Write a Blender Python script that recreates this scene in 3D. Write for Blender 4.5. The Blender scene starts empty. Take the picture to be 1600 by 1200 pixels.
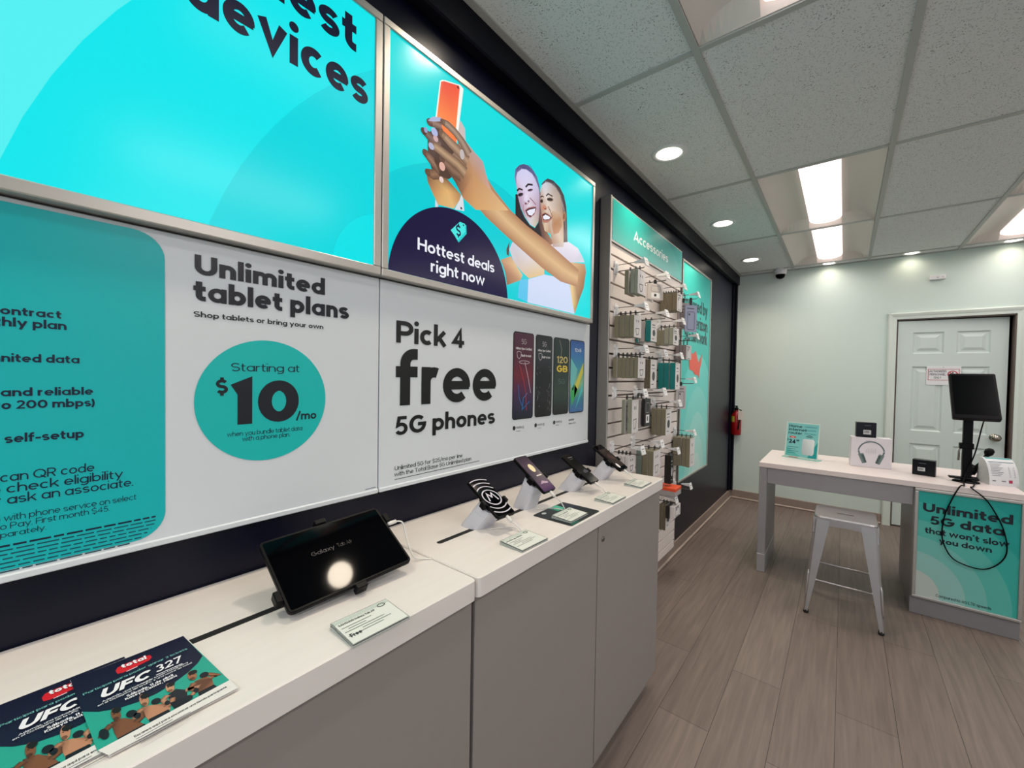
import bpy, bmesh, math, random
from mathutils import Vector, Matrix
random.seed(7)
C = bpy.context.scene.collection
SC = bpy.context.scene
rad = math.radians

# ------------------------------------------------------------------ camera
FPX = 646.12
yaw, pit, rol = rad(38.75), rad(-1.22), rad(.91)
CAM = Vector((1.02, 0.0, 1.395))
fwd = Vector((-math.sin(yaw) * math.cos(pit), math.cos(yaw) * math.cos(pit), math.sin(pit)))
r0 = Vector((math.cos(yaw), math.sin(yaw), 0))
u0 = r0.cross(fwd)
rgt = r0 * math.cos(rol) + u0 * math.sin(rol)
upv = u0 * math.cos(rol) - r0 * math.sin(rol)
cam = bpy.data.cameras.new('camera')
cam.sensor_width = 36
cam.lens = FPX / 1600 * 36
cam.clip_start = .02
co = bpy.data.objects.new('camera', cam)
C.objects.link(co)
co.matrix_world = Matrix(((rgt.x, upv.x, -fwd.x, CAM.x), (rgt.y, upv.y, -fwd.y, CAM.y), (rgt.z, upv.z, -fwd.z, CAM.z), (0, 0, 0, 1)))
SC.camera = co

# ------------------------------------------------------------------ world, lights, exposure
w = bpy.data.worlds.new('world')
SC.world = w
w.use_nodes = True
w.node_tree.nodes['Background'].inputs[0].default_value = (.75, .85, 1, 1)
w.node_tree.nodes['Background'].inputs[1].default_value = .6
SC.view_settings.view_transform = 'Standard'
SC.view_settings.look = 'None'
SC.view_settings.gamma = 1
SC.view_settings.use_curve_mapping = False
SC.view_settings.exposure = 0.0
CEIL = 2.585
FAR = 5.40

def area(name, loc, size, power, col, rot=(0, 0, 0), shape='RECTANGLE', size_y=None, spread=180):
    l = bpy.data.lights.new(name, 'AREA')
    l.shape = shape
    l.size = size
    if size_y: l.size_y = size_y
    l.energy = power
    l.color = col
    l.spread = rad(spread)
    o = bpy.data.objects.new(name, l)
    o.location = loc
    o.rotation_euler = rot
    C.objects.link(o)
    return o

WARM = (1, .86, .68)
DOWN = [(.265, -.27), (.265, .99), (.265, 2.24), (.265, 3.495), (.265, 4.72)]
FARD = [(.87, 5.305), (1.48, 5.305), (2.09, 5.305), (2.70, 5.305)]
for (x, y) in DOWN: area('downlight_lamp', (x, y, CEIL - .02), .13, 4.2, WARM, shape='DISK', spread=130)
for (x, y) in FARD: area('downlight_lamp', (x, y, CEIL - .02), .12, 0.32, WARM, shape='DISK', spread=150)
TROF = [(.57, 2.82), (.57, 4.04), (1.79, 2.82), (1.79, 4.04), (3.01, 2.82), (1.79, .38), (1.79, -2.06), (.57, -2.06), (3.01, .38)]
for (x, y) in TROF: area('troffer_lamp', (x + .305, y + .61, CEIL - .012), .16, 5.5 if y > 2 and x < 2 else 13, (1, .96, .94), size_y=1.1, spread=170)  # out-of-view troffers are added, run brighter to fill the left wall
# fill lamp added at the unseen front window, standing in for daylight
area('window_fill', (2.0, -2.55, 1.35), 3.6, 22, (.84, .92, 1), rot=(rad(90), 0, 0), size_y=2.2)

# ------------------------------------------------------------------ pixel rays (1600 x 1200 frame of the photograph)
def ray(u, v): return rgt * (u - 800) + upv * (600 - v) + fwd * FPX
def onx(u, v, x):
    r = ray(u, v); p = CAM + r * ((x - CAM.x) / r.x); return (p.y, p.z)
def ony(u, v, y):
    r = ray(u, v); p = CAM + r * ((y - CAM.y) / r.y); return (p.x, p.z)
def onz(u, v, z):
    r = ray(u, v); p = CAM + r * ((z - CAM.z) / r.z); return (p.x, p.y)

# ------------------------------------------------------------------ materials
def lin(c):
    if max(c) > 1.001: c = [a / 255 for a in c]
    return tuple((a / 12.92 if a <= .04045 else ((a + .055) / 1.055) ** 2.4) for a in c[:3])
MC = {}
def M(name, col, rough=.5, metal=0, spec=.5, noise=0, nscale=40, bump=0, stretch=None, emit=0, ecol=None, trans=0, coat=0, alpha=1):
    if name in MC: return MC[name]
    m = bpy.data.materials.new(name); m.use_nodes = True
    t = m.node_tree; b = t.nodes['Principled BSDF']; L = t.links
    c = lin(col)
    b.inputs['Base Color'].default_value = (*c, 1)
    b.inputs['Roughness'].default_value = rough
    b.inputs['Metallic'].default_value = metal
    b.inputs['Specular IOR Level'].default_value = spec
    b.inputs['Transmission Weight'].default_value = trans
    b.inputs['Coat Weight'].default_value = coat
    b.inputs['Alpha'].default_value = alpha
    if emit:
        b.inputs['Emission Color'].default_value = (*lin(ecol or col), 1); b.inputs['Emission Strength'].default_value = emit
    if noise or bump:
        tc = t.nodes.new('ShaderNodeTexCoord'); mp = t.nodes.new('ShaderNodeMapping')
        mp.inputs['Scale'].default_value = stretch or (1, 1, 1)
        L.new(tc.outputs['Object'], mp.inputs[0])
        n = t.nodes.new('ShaderNodeTexNoise'); n.inputs['Scale'].default_value = nscale; n.inputs['Detail'].default_value = 4
        L.new(mp.outputs[0], n.inputs['Vector'])
        if noise:
            mx = t.nodes.new('ShaderNodeMix'); mx.data_type = 'RGBA'
            mx.inputs[6].default_value = (*[a * (1 - noise) for a in c], 1); mx.inputs[7].default_value = (*[min(1, a * (1 + noise)) for a in c], 1)
            L.new(n.outputs['Fac'], mx.inputs[0]); L.new(mx.outputs[2], b.inputs['Base Color'])
        if bump:
            bp = t.nodes.new('ShaderNodeBump'); bp.inputs['Strength'].default_value = bump; bp.inputs['Distance'].default_value = .002
            L.new(n.outputs['Fac'], bp.inputs['Height']); L.new(bp.outputs[0], b.inputs['Normal'])
    MC[name] = m
    return m

def ink(name, rough=.45, emit=0, spec=.4):
    """printed surface: colours of the print come from the 'ink' attribute; emit > 0 for backlit film"""
    if name in MC: return MC[name]
    m = bpy.data.materials.new(name); m.use_nodes = True
    t = m.node_tree; b = t.nodes['Principled BSDF']
    a = t.nodes.new('ShaderNodeVertexColor'); a.layer_name = 'ink'
    b.inputs['Roughness'].default_value = rough; b.inputs['Specular IOR Level'].default_value = spec
    if emit:
        b.inputs['Base Color'].default_value = (.004, .004, .004, 1)
        t.links.new(a.outputs[0], b.inputs['Emission Color']); b.inputs['Emission Strength'].default_value = emit
    else: t.links.new(a.outputs[0], b.inputs['Base Color'])
    MC[name] = m
    return m

def floor_mat():
    m = bpy.data.materials.new('plank_vinyl'); m.use_nodes = True
    t = m.node_tree; b = t.nodes['Principled BSDF']; L = t.links
    tc = t.nodes.new('ShaderNodeTexCoord'); sp = t.nodes.new('ShaderNodeSeparateXYZ'); cb = t.nodes.new('ShaderNodeCombineXYZ')
    L.new(tc.outputs['Object'], sp.inputs[0]); L.new(sp.outputs['Y'], cb.inputs['X']); L.new(sp.outputs['X'], cb.inputs['Y'])
    br = t.nodes.new('ShaderNodeTexBrick'); br.offset = .37; br.offset_frequency = 2
    br.inputs['Scale'].default_value = 1; br.inputs['Brick Width'].default_value = 1.22; br.inputs['Row Height'].default_value = .1945
    br.inputs['Mortar Size'].default_value = .0011; br.inputs['Mortar Smooth'].default_value = .1; br.inputs['Bias'].default_value = 0
    br.inputs['Color1'].default_value = (*lin((126, 113, 105)), 1); br.inputs['Color2'].default_value = (*lin((116, 103, 95)), 1); br.inputs['Mortar'].default_value = (*lin((58, 52, 48)), 1)
    L.new(cb.outputs[0], br.inputs['Vector'])
    mp = t.nodes.new('ShaderNodeMapping'); mp.inputs['Scale'].default_value = (26, 1.3, 1); L.new(tc.outputs['Object'], mp.inputs[0])
    n = t.nodes.new('ShaderNodeTexNoise'); n.inputs['Scale'].default_value = 2.2; n.inputs['Detail'].default_value = 6; n.inputs['Distortion'].default_value = .5
    L.new(mp.outputs[0], n.inputs['Vector'])
    cr = t.nodes.new('ShaderNodeValToRGB'); cr.color_ramp.elements[0].position = .3; cr.color_ramp.elements[0].color = (.78, .78, .78, 1)
    cr.color_ramp.elements[1].position = .72; cr.color_ramp.elements[1].color = (1.12, 1.11, 1.1, 1)
    L.new(n.outputs['Fac'], cr.inputs[0])
    mx = t.nodes.new('ShaderNodeMix'); mx.data_type = 'RGBA'; mx.blend_type = 'MULTIPLY'; mx.inputs[0].default_value = 1
    L.new(br.outputs['Color'], mx.inputs[6]); L.new(cr.outputs[0], mx.inputs[7]); L.new(mx.outputs[2], b.inputs['Base Color'])
    b.inputs['Roughness'].default_value = .42; b.inputs['Specular IOR Level'].default_value = .3
    bp = t.nodes.new('ShaderNodeBump'); bp.inputs['Strength'].default_value = .15; bp.inputs['Distance'].default_value = .002
    L.new(n.outputs['Fac'], bp.inputs['Height']); L.new(bp.outputs[0], b.inputs['Normal'])
    return m

def tile_mat():
    m = bpy.data.materials.new('fissured_ceiling_tile'); m.use_nodes = True
    t = m.node_tree; b = t.nodes['Principled BSDF']; L = t.links
    tc = t.nodes.new('ShaderNodeTexCoord')
    nz = t.nodes.new('ShaderNodeTexNoise'); nz.inputs['Scale'].default_value = 40; L.new(tc.outputs['Object'], nz.inputs['Vector'])
    ad = t.nodes.new('ShaderNodeMixRGB'); ad.blend_type = 'LINEAR_LIGHT'; ad.inputs[0].default_value = .018
    L.new(tc.outputs['Object'], ad.inputs[1]); L.new(nz.outputs['Color'], ad.inputs[2])
    v = t.nodes.new('ShaderNodeTexVoronoi'); v.inputs['Scale'].default_value = 135; L.new(ad.outputs[0], v.inputs['Vector'])
    c1 = t.nodes.new('ShaderNodeValToRGB'); c1.color_ramp.elements[0].position = .22; c1.color_ramp.elements[0].color = (0, 0, 0, 1); c1.color_ramp.elements[1].position = .30; c1.color_ramp.elements[1].color = (1, 1, 1, 1)
    L.new(v.outputs['Distance'], c1.inputs[0])
    n2 = t.nodes.new('ShaderNodeTexNoise'); n2.inputs['Scale'].default_value = 14; n2.inputs['Detail'].default_value = 2; L.new(tc.outputs['Object'], n2.inputs['Vector'])
    c2 = t.nodes.new('ShaderNodeValToRGB'); c2.color_ramp.elements[0].position = .5; c2.color_ramp.elements[1].position = .66
    c2.color_ramp.elements[0].color = (1, 1, 1, 1); c2.color_ramp.elements[1].color = (.15, .15, .15, 1)
    L.new(n2.outputs['Fac'], c2.inputs[0])
    mm = t.nodes.new('ShaderNodeMath'); mm.operation = 'MAXIMUM'; L.new(c1.outputs[0], mm.inputs[0])
    mr = t.nodes.new('ShaderNodeMath'); mr.operation = 'MULTIPLY'; mr.inputs[1].default_value = .55; L.new(c2.outputs[0], mr.inputs[0]); L.new(mr.outputs[0], mm.inputs[1])
    mx = t.nodes.new('ShaderNodeMix'); mx.data_type = 'RGBA'
    mx.inputs[6].default_value = (*lin((104, 103, 102)), 1); mx.inputs[7].default_value = (*lin((226, 228, 228)), 1)
    L.new(mm.outputs[0], mx.inputs[0]); L.new(mx.outputs[2], b.inputs['Base Color'])
    b.inputs['Roughness'].default_value = .95; b.inputs['Specular IOR Level'].default_value = .1
    bp = t.nodes.new('ShaderNodeBump'); bp.inputs['Strength'].default_value = .5; bp.inputs['Distance'].default_value = .002
    L.new(mm.outputs[0], bp.inputs['Height']); L.new(bp.outputs[0], b.inputs['Normal'])
    return m

# ------------------------------------------------------------------ mesh helpers
def T(o, label, cat, group=None):
    o['label'] = label; o['category'] = cat
    if group: o['group'] = group
    return o
def S(o):
    o['kind'] = 'structure'; return o
def empty(name, loc, label, cat, group=None, rot=(0, 0, 0)):
    o = bpy.data.objects.new(name, None); C.objects.link(o); o.location = loc; o.rotation_euler = rot; o.empty_display_size = .05
    bpy.context.view_layer.update()
    return T(o, label, cat, group)

class MB:
    """collects shapes in world coordinates; build() links them as ONE mesh object (re-based on its parent or on 'base')"""
    def __init__(s): s.v = []; s.f = []; s.m = []; s.smooth = []
    def add(s, vs, fs, mi=0, sm=False):
        k = len(s.v); s.v += [Vector(p) for p in vs]
        for f in fs: s.f.append([i + k for i in f]); s.m.append(mi); s.smooth.append(sm)
        return s
    def box(s, lo, hi, bev=0, mi=0, M4=None, seg=1):
        bm = bmesh.new(); bmesh.ops.create_cube(bm, size=1)
        for v in bm.verts: v.co = Vector([(lo[i] + hi[i]) / 2 + v.co[i] * (hi[i] - lo[i]) for i in range(3)])
        if bev: bmesh.ops.bevel(bm, geom=bm.edges[:], offset=bev, segments=seg, profile=.6, affect='EDGES')
        return s.frombm(bm, mi, M4)
    def frombm(s, bm, mi=0, M4=None, sm=False):
        bm.normal_update(); bm.verts.index_update()
        vs = [(M4 @ v.co if M4 else v.co.copy()) for v in bm.verts]
        fs = [[v.index for v in f.verts] for f in bm.faces]
        bm.free(); return s.add(vs, fs, mi, sm)
    def prism(s, poly, h0, h1, fr, mi=0, sm=False, bev=0):
        """polygon (a,b) in frame fr=(O,U,V,N), extruded from h0 to h1 along N"""
        O, U, V, N = [Vector(a) for a in fr]
        n = len(poly)
        A = sum(poly[i][0] * poly[(i + 1) % n][1] - poly[(i + 1) % n][0] * poly[i][1] for i in range(n))
        if A < 0: poly = poly[::-1]
        if bev:
            c = (sum(p[0] for p in poly) / n, sum(p[1] for p in poly) / n)
            rings = [(0, h0), (0, h1 - bev), (bev, h1)]
        else: c = None; rings = [(0, h0), (0, h1)]
        vs = []
        for (ins, h) in rings:
            pp = inset(poly, ins) if ins else poly
            vs += [O + U * p[0] + V * p[1] + N * h for p in pp]
        fs = [list(range(n))[::-1], [i + n * (len(rings) - 1) for i in range(n)]]
        s.add(vs, fs, mi)
        k = len(s.v) - len(vs)
        for r in range(len(rings) - 1):
            for i in range(n):
                j = (i + 1) % n
                s.f.append([k + r * n + i, k + r * n + j, k + (r + 1) * n + j, k + (r + 1) * n + i]); s.m.append(mi); s.smooth.append(sm)
        return s
    def tube(s, pts, r, n=8, mi=0, cap=True):
        pts = [Vector(p) for p in pts]; rs = r if isinstance(r, (list, tuple)) else [r] * len(pts)
        prev = None; vs = []
        for i, p in enumerate(pts):
            d = (pts[min(i + 1, len(pts) - 1)] - pts[max(i - 1, 0)]).normalized()
            a = prev if prev is not None else (Vector((0, 0, 1)) if abs(d.z) < .9 else Vector((1, 0, 0)))
            x = (a - d * a.dot(d)).normalized(); y = d.cross(x); prev = x
            for k in range(n): t = 2 * math.pi * k / n; vs.append(p + (x * math.cos(t) + y * math.sin(t)) * rs[i])
        fs = []
        for i in range(len(pts) - 1):
            for k in range(n): j = (k + 1) % n; fs.append([i * n + k, i * n + j, (i + 1) * n + j, (i + 1) * n + k])
        s.add(vs, fs, mi, True)
        if cap: s.add(vs[:n], [list(range(n))[::-1]], mi); s.add(vs[-n:], [list(range(n))], mi)
        return s
    def lathe(s, prof, c, ax=(0, 0, 1), n=24, mi=0, sm=True):
        ax = Vector(ax).normalized(); a = Vector((1, 0, 0)) if abs(ax.x) < .9 else Vector((0, 1, 0))
        x = (a - ax * a.dot(ax)).normalized(); y = ax.cross(x); c = Vector(c); vs = []
        for (r, h) in prof:
            for k in range(n): t = 2 * math.pi * k / n; vs.append(c + ax * h + (x * math.cos(t) + y * math.sin(t)) * max(r, 1e-5))
        fs = []
        for i in range(len(prof) - 1):
            for k in range(n): j = (k + 1) % n; fs.append([i * n + k, i * n + j, (i + 1) * n + j, (i + 1) * n + k])
        return s.add(vs, fs, mi, sm)
    def loft(s, loops, mi=0, sm=False, cap=True):
        n = len(loops[0]); vs = [p for l in loops for p in l]; fs = []
        for i in range(len(loops) - 1):
            for k in range(n): j = (k + 1) % n; fs.append([i * n + k, i * n + j, (i + 1) * n + j, (i + 1) * n + k])
        s.add(vs, fs, mi, sm)
        if cap: s.add(loops[0], [list(range(n))[::-1]], mi); s.add(loops[-1], [list(range(n))], mi)
        return s
    def build(s, name, mats, parent=None, base=None):
        if not isinstance(mats, (list, tuple)): mats = [mats]
        if base is None and parent is None:
            base = Vector((sum(v.x for v in s.v) / len(s.v), sum(v.y for v in s.v) / len(s.v), min(v.z for v in s.v)))
        if parent is not None:
            bpy.context.view_layer.update(); inv = parent.matrix_world.inverted(); vs = [inv @ v for v in s.v]
        else: vs = [v - Vector(base) for v in s.v]
        me = bpy.data.meshes.new(name); me.from_pydata(vs, [], s.f)
        for mt in mats: me.materials.append(mt)
        for p, mi, sm in zip(me.polygons, s.m, s.smooth): p.material_index = mi; p.use_smooth = sm
        bm = bmesh.new(); bm.from_mesh(me); bmesh.ops.remove_doubles(bm, verts=bm.verts, dist=1e-6); bmesh.ops.recalc_face_normals(bm, faces=bm.faces); bm.to_mesh(me); bm.free()
        o = bpy.data.objects.new(name, me); C.objects.link(o)
        if parent is not None: o.parent = parent
        else: o.location = base
        return o

def inset(poly, d):
    n = len(poly); out = []
    for i in range(n):
        p0, p1, p2 = Vector(poly[i - 1]), Vector(poly[i]), Vector(poly[(i + 1) % n])
        a = (p1 - p0).normalized(); b = (p2 - p1).normalized()
        na = Vector((-a.y, a.x)); nb = Vector((-b.y, b.x)); m = na + nb
        if m.length < 1e-6: m = na
        m.normalize(); k = max(.4, m.dot(na)); q = p1 + m * (d / k); out.append((q.x, q.y))
    return out
def rrect(x0, y0, x1, y1, r, n=5):
    out = []
    for (cx, cy, a) in ((x1 - r, y1 - r, 0), (x0 + r, y1 - r, 90), (x0 + r, y0 + r, 180), (x1 - r, y0 + r, 270)):
        for k in range(n + 1): t = rad(a + 90 * k / n); out.append((cx + r * math.cos(t), cy + r * math.sin(t)))
    return out
def circ(cx, cy, rx, ry=None, n=48, a0=0, a1=360):
    ry = rx if ry is None else ry
    e = 0 if abs(a1 - a0) >= 360 else 1
    return [(cx + rx * math.cos(rad(a0 + (a1 - a0) * k / n)), cy + ry * math.sin(rad(a0 + (a1 - a0) * k / n))) for k in range(n + e)]
def clip(poly, x0, y0, x1, y1):
    for (ax, lim, sg) in ((0, x0, 1), (0, x1, -1), (1, y0, 1), (1, y1, -1)):
        out = []
        for i in range(len(poly)):
            a, b = poly[i - 1], poly[i]; ia = (a[ax] - lim) * sg >= 0; ib = (b[ax] - lim) * sg >= 0
            if ia != ib: t = (lim - a[ax]) / (b[ax] - a[ax]); out.append((a[0] + (b[0] - a[0]) * t, a[1] + (b[1] - a[1]) * t))
            if ib: out.append(b)
        poly = out
        if not poly: return []
    return poly
WALLF = lambda x: ((x, 0, 0), (0, 1, 0), (0, 0, 1), (1, 0, 0))      # faces into the room from the left wall: coords (y, z)
FACEF = lambda y: ((0, y, 0), (1, 0, 0), (0, 0, 1), (0, -1, 0))     # faces the camera end of the room: coords (x, z)
TOPF = lambda z: ((0, 0, z), (0, 1, 0), (-1, 0, 0), (0, 0, 1))      # lies flat: coords (y, -x)

# ------------------------------------------------------------------ lettering: geometric strokes
def arc(cx, cy, rx, ry, a0, a1, n=None):
    n = n or max(2, int(abs(a1 - a0) / 90 * SEG + .5))
    return [(cx + rx * math.cos(rad(a0 + (a1 - a0) * k / n)), cy + ry * math.sin(rad(a0 + (a1 - a0) * k / n))) for k in range(n + 1)]
SEG = 6
XH, CP, AS, DS = .52, .72, .76, -.2
def glyph(ch, w):
    """list of (points, closed) + advance"""
    h = w / 2; X = XH; o = lambda W, H, y0=0: (arc(W / 2, y0 + H / 2, W / 2 - h, H / 2 - h, 0, 360)[:-1], True)
    P = lambda *p: (list(p), False); A = lambda l: (l, False)
    def dot(cx, cy, r=None): return (arc(cx, cy, r or h * 1.12, r or h * 1.12, 0, 360)[:-1], 'fill')
    acc = {'á': 'a', 'é': 'e', 'í': 'i', 'ó': 'o', 'ú': 'u'}
    if ch in acc:
        s, ad = glyph(acc[ch], w)
        if ch == 'í': s = s[:1]
        return s + [P((ad * .42, .6), (ad * .7, .76))], ad
    W = .5
    if ch == 'a': return [o(W, X), P((W - h, 0), (W - h, X))], W
    if ch == 'b': return [o(W, X), P((h, 0), (h, AS))], W
    if ch == 'd': return [o(W, X), P((W - h, 0), (W - h, AS))], W
    if ch == 'p': return [o(W, X), P((h, DS), (h, X))], W
    if ch == 'q': return [o(W, X), P((W - h, DS), (W - h, X))], W
    if ch == 'g': return [o(W, X), A([(W - h, X), (W - h, .02)] + arc(W / 2, .02, W / 2 - h, .22 - h, 0, -145)[1:])], W
    if ch == 'o': return [o(W, X)], W
    if ch == 'c': return [A(arc(W / 2, X / 2, W / 2 - h, X / 2 - h, 48, 312))], W - .05
    if ch == 'e': return [A(arc(W / 2, X / 2, W / 2 - h, X / 2 - h, -8, 312)), P((h, X / 2 - h * .1), (W - h * .3, X / 2 - h * .1), ) if w < .1 else P((h, X / 2), (W - h * .3, X / 2))], W
    if ch == 'f': s = .06 + h; r = max(.13, h + .03); return [A([(s, 0)] + arc(s + r, AS - h - r, r, r, 180, 90) + [(s + r + .05, AS - h)]), P((0, X - h), (s + .18, X - h))], s + .19
    if ch == 't': s = .06 + h; r = max(.1, h + .03); return [A([(s, .68)] + arc(s + r, h + r, r, r, 180, 270) + [(s + r + .06, h)]), P((0, X - h), (s + .17, X - h))], s + .18
    if ch in 'hn': a = X - h - (.23 - h); return [P((h, 0), (h, AS if ch == 'h' else X)), A([(h, a)] + arc(.23, a, .23 - h, .23 - h, 180, 0)[1:] + [(.46 - h, 0)])], .46
    if ch == 'm':
        q = (.74 - 2 * h) / 4; a = X - h - q; L = [P((h, 0), (h, X))]
        for k in (0, 1): c = h + q + 2 * q * k; L.append(A([(c - q, a)] + arc(c, a, q, q, 180, 0)[1:] + [(c + q, 0)]))
        return L, .74
    if ch == 'u': a = .23; return [A([(h, X)] + arc(.23, a, .23 - h, .23 - h, 180, 360)), P((.46 - h, 0), (.46 - h, X))], .46
    if ch == 'r': a = X - h - (.2 - h); return [P((h, 0), (h, X)), A([(h, a)] + arc(.2, a, .2 - h, .2 - h, 180, 65)[1:])], .3
    if ch == 'i': return [P((h, 0), (h, X)), dot(h, AS - h)], w
    if ch == 'l': return [P((h, 0), (h, AS))], w
    if ch == 'j': return [A([(.12 + h, X), (.12 + h, 0)] + arc(h, 0, .12, .18 - h, 0, -90)[1:]), dot(.12 + h, AS - h)], .12 + w
    if ch == 'k': return [P((h, 0), (h, AS)), P((.44 - h * .4, X), (h * 1.2, .17)), P((.2, .29), (.46 - h * .4, 0))], .46
    if ch == 's': rx = .21 - h; ry = (X - 2 * h) / 4; return [A(arc(.21, X - h - ry, rx, ry, 30, 270) + arc(.21, h + ry, rx, ry, 90, -150)[1:])], .42
    if ch == 'v': return [P((h * .8, X), (.25, h * .8), (.5 - h * .8, X))], .5
    if ch == 'w': return [P((h * .8, X), (.2, h * .8), (.37, X - h * .4), (.54, h * .8), (.74 - h * .8, X))], .74
    if ch == 'x': return [P((h * .8, X), (.46 - h * .8, 0)), P((h * .8, 0), (.46 - h * .8, X))], .46
    if ch == 'y': return [P((.5 - h * .8, X), (.15, DS)), P((h * .8, X), (.26, .06))], .5
    if ch == 'z': return [P((0, X - h), (.4 - h, X - h), (h, h), (.42, h))], .42
    W = .66; H = CP
    if ch == 'A': return [P((h * .7, 0), (.34, H - h * .6), (.68 - h * .7, 0)), P((.16, .2), (.52, .2))], .68
    if ch in 'BPR':
        b = H * .5 if ch == 'B' else H * .44; r = (H - b) / 2
        L = [P((h, 0), (h, H)), A([(h, H - h), (.28, H - h)] + arc(.28, b + r - h * .5, r * 1.02, r - h * .5, 90, -90)[1:] + [(h, b)])]
        if ch == 'B': L.append(A([(h, b), (.3, b)] + arc(.3, b / 2 + h * .5, b / 2 + .02, b / 2 - h * .5, 90, -90)[1:] + [(h, h)]))
        if ch == 'R': L.append(P((.27, b), (.5 - h * .5, 0)))
        return L, .54
    if ch == 'C': return [A(arc(W / 2, H / 2, W / 2 - h, H / 2 - h, 45, 315))], W - .06
    if ch == 'G': return [A(arc(W / 2, H / 2, W / 2 - h, H / 2 - h, 45, 360) + [(W * .5, H / 2)])], W
    if ch == 'D': return [A([(h, h), (h, H - h), (.27, H - h)] + arc(.27, H / 2, .34 - h, H / 2 - h, 90, -90)[1:] + [(h, h)])], .61
    if ch == 'E': return [P((.46, H - h), (h, H - h), (h, h), (.46, h)), P((h, H / 2), (.42, H / 2))], .46
    if ch == 'F': return [P((.46, H - h), (h, H - h), (h, 0)), P((h, H / 2 - .02), (.42, H / 2 - .02))], .44
    if ch == 'H': return [P((h, 0), (h, H)), P((.58 - h, 0), (.58 - h, H)), P((h, H / 2), (.58 - h, H / 2))], .58
    if ch == 'I': return [P((h, 0), (h, H))], w
    if ch == 'J': return [A([(.36 - h, H)] + arc(.18, .18, .18 - h, .18 - h, 360, 200))], .36
    if ch == 'K': return [P((h, 0), (h, H)), P((.52 - h * .4, H), (h, .25)), P((.22, .4), (.56 - h * .4, 0))], .56
    if ch == 'L': return [P((h, H), (h, h), (.42, h))], .42
    if ch == 'M': return [P((h, 0), (h, H - h), (.37, .2), (.74 - h, H - h), (.74 - h, 0))], .74
    if ch == 'N': return [P((h, 0), (h, H - h * .5), (.6 - h, h * .5), (.6 - h, H))], .6
    if ch == 'O': return [o(.74, H)], .74
    if ch == 'Q': return [o(.74, H), P((.42, .22), (.72, -.02))], .74
    if ch == 'S': rx = .26 - h; ry = (H - 2 * h) / 4; return [A(arc(.26, H - h - ry, rx, ry, 30, 270) + arc(.26, h + ry, rx, ry, 90, -150)[1:])], .52
    if ch == 'T': return [P((0, H - h), (.54, H - h)), P((.27, 0), (.27, H - h))], .54
    if ch == 'U': return [A([(h, H)] + arc(.29, .29, .29 - h, .29 - h, 180, 360) + [(.58 - h, H)])], .58
    if ch == 'V': return [P((h * .8, H), (.32, h * .8), (.64 - h * .8, H))], .64
    if ch == 'W': return [P((h * .8, H), (.26, h * .8), (.46, H - h * .4), (.66, h * .8), (.92 - h * .8, H))], .92
    if ch == 'X': return [P((h, H), (.6 - h, 0)), P((h, 0), (.6 - h, H))], .6
    if ch == 'Y': return [P((h * .8, H), (.3, .32), (.6 - h * .8, H)), P((.3, 0), (.3, .36))], .6
    if ch == 'Z': return [P((0, H - h), (.5 - h, H - h), (h, h), (.52, h))], .52
    if ch == '0': return [o(.56, H)], .56
    if ch == '1': return [P((0.02, H - .15), (.24 - h, H - h * .9), (.24 - h, 0))], .26
    if ch == '2': return [A(arc(.23, H - .23, .23 - h, .23 - h, 165, -35) + [(h * 1.2, h), (.46, h)])], .47
    if ch == '3': r = H / 4 - h * .5; return [A(arc(.22, H - h - r, .21 - h, r, 150, -90) + arc(.22, h + r, .24 - h, r, 90, -150)[1:])], .46
    if ch == '4': return [P((.34, 0), (.34, H - h), (h, .2), (.5, .2))], .5
    if ch == '5': return [A([(.42, H - h), (.08 + h, H - h), (h + .03, H * .5)] + arc(.22, .23, .24 - h, .24 - h, 120, -150))], .47
    if ch == '6': return [o(.48, .46), A([(.38, H)] + arc(.24, .23, .24 - h, .26, 130, 200))], .48
    if ch == '7': return [P((0, H - h), (.44 - h, H - h), (.14, 0))], .45
    if ch == '8': return [o(.46, .4), (arc(.23, .56, .2 - h, .18 - h * .8, 0, 360)[:-1], True)], .46
    if ch == '9': s, a = glyph('6', w); return [([(.48 - x, H - y) for x, y in p], c) for p, c in s], a
    if ch == '.': return [dot(h, h)], w
    if ch == ',': return [P((h * 1.4, h * 1.6), (h * .4, -.11))], w
    if ch == ':': return [dot(h, h), dot(h, X - h)], w
    if ch == '-': return [P((0, .27), (.3, .27))], .3
    if ch == '/': return [P((h * .5, -.06), (.32, .78))], .34
    if ch == '|': return [P((h * .5, -.1), (h * .5, .78))], w
    if ch == "'": return [P((h, AS), (h * .8, AS - .2))], w
    if ch == '(': return [A(arc(.3, .3, .3 - h, .47, 125, 235))], .18
    if ch == ')': return [A(arc(-.12, .3, .3 - h, .47, 55, -55))], .18
    if ch == '$': s, a = glyph('S', w); return s + [P((.26, H + .1), (.26, H - h)), P((.26, h), (.26, -.1))], a
    return [], .26

def ribbon(pts, closed, w):
    n = len(pts); L = []; Rr = []
    for i in range(n):
        p = Vector(pts[i]); a = Vector(pts[i - 1]) if (i or closed) else None; b = Vector(pts[(i + 1) % n]) if (i < n - 1 or closed) else None
        da = (p - a).normalized() if a is not None else None; db = (b - p).normalized() if b is not None else None
        if da is None: da = db
        if db is None: db = da
        na = Vector((-da.y, da.x)); nb = Vector((-db.y, db.x)); m = na + nb
        if m.length < .3: m = na
        m.normalize(); k = w / 2 / max(.5, m.dot(na)); L.append(p + m * k); Rr.append(p - m * k)
    q = []
    for i in range(n if closed else n - 1): j = (i + 1) % n; q.append([Rr[i], Rr[j], L[j], L[i]])
    return q

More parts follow.
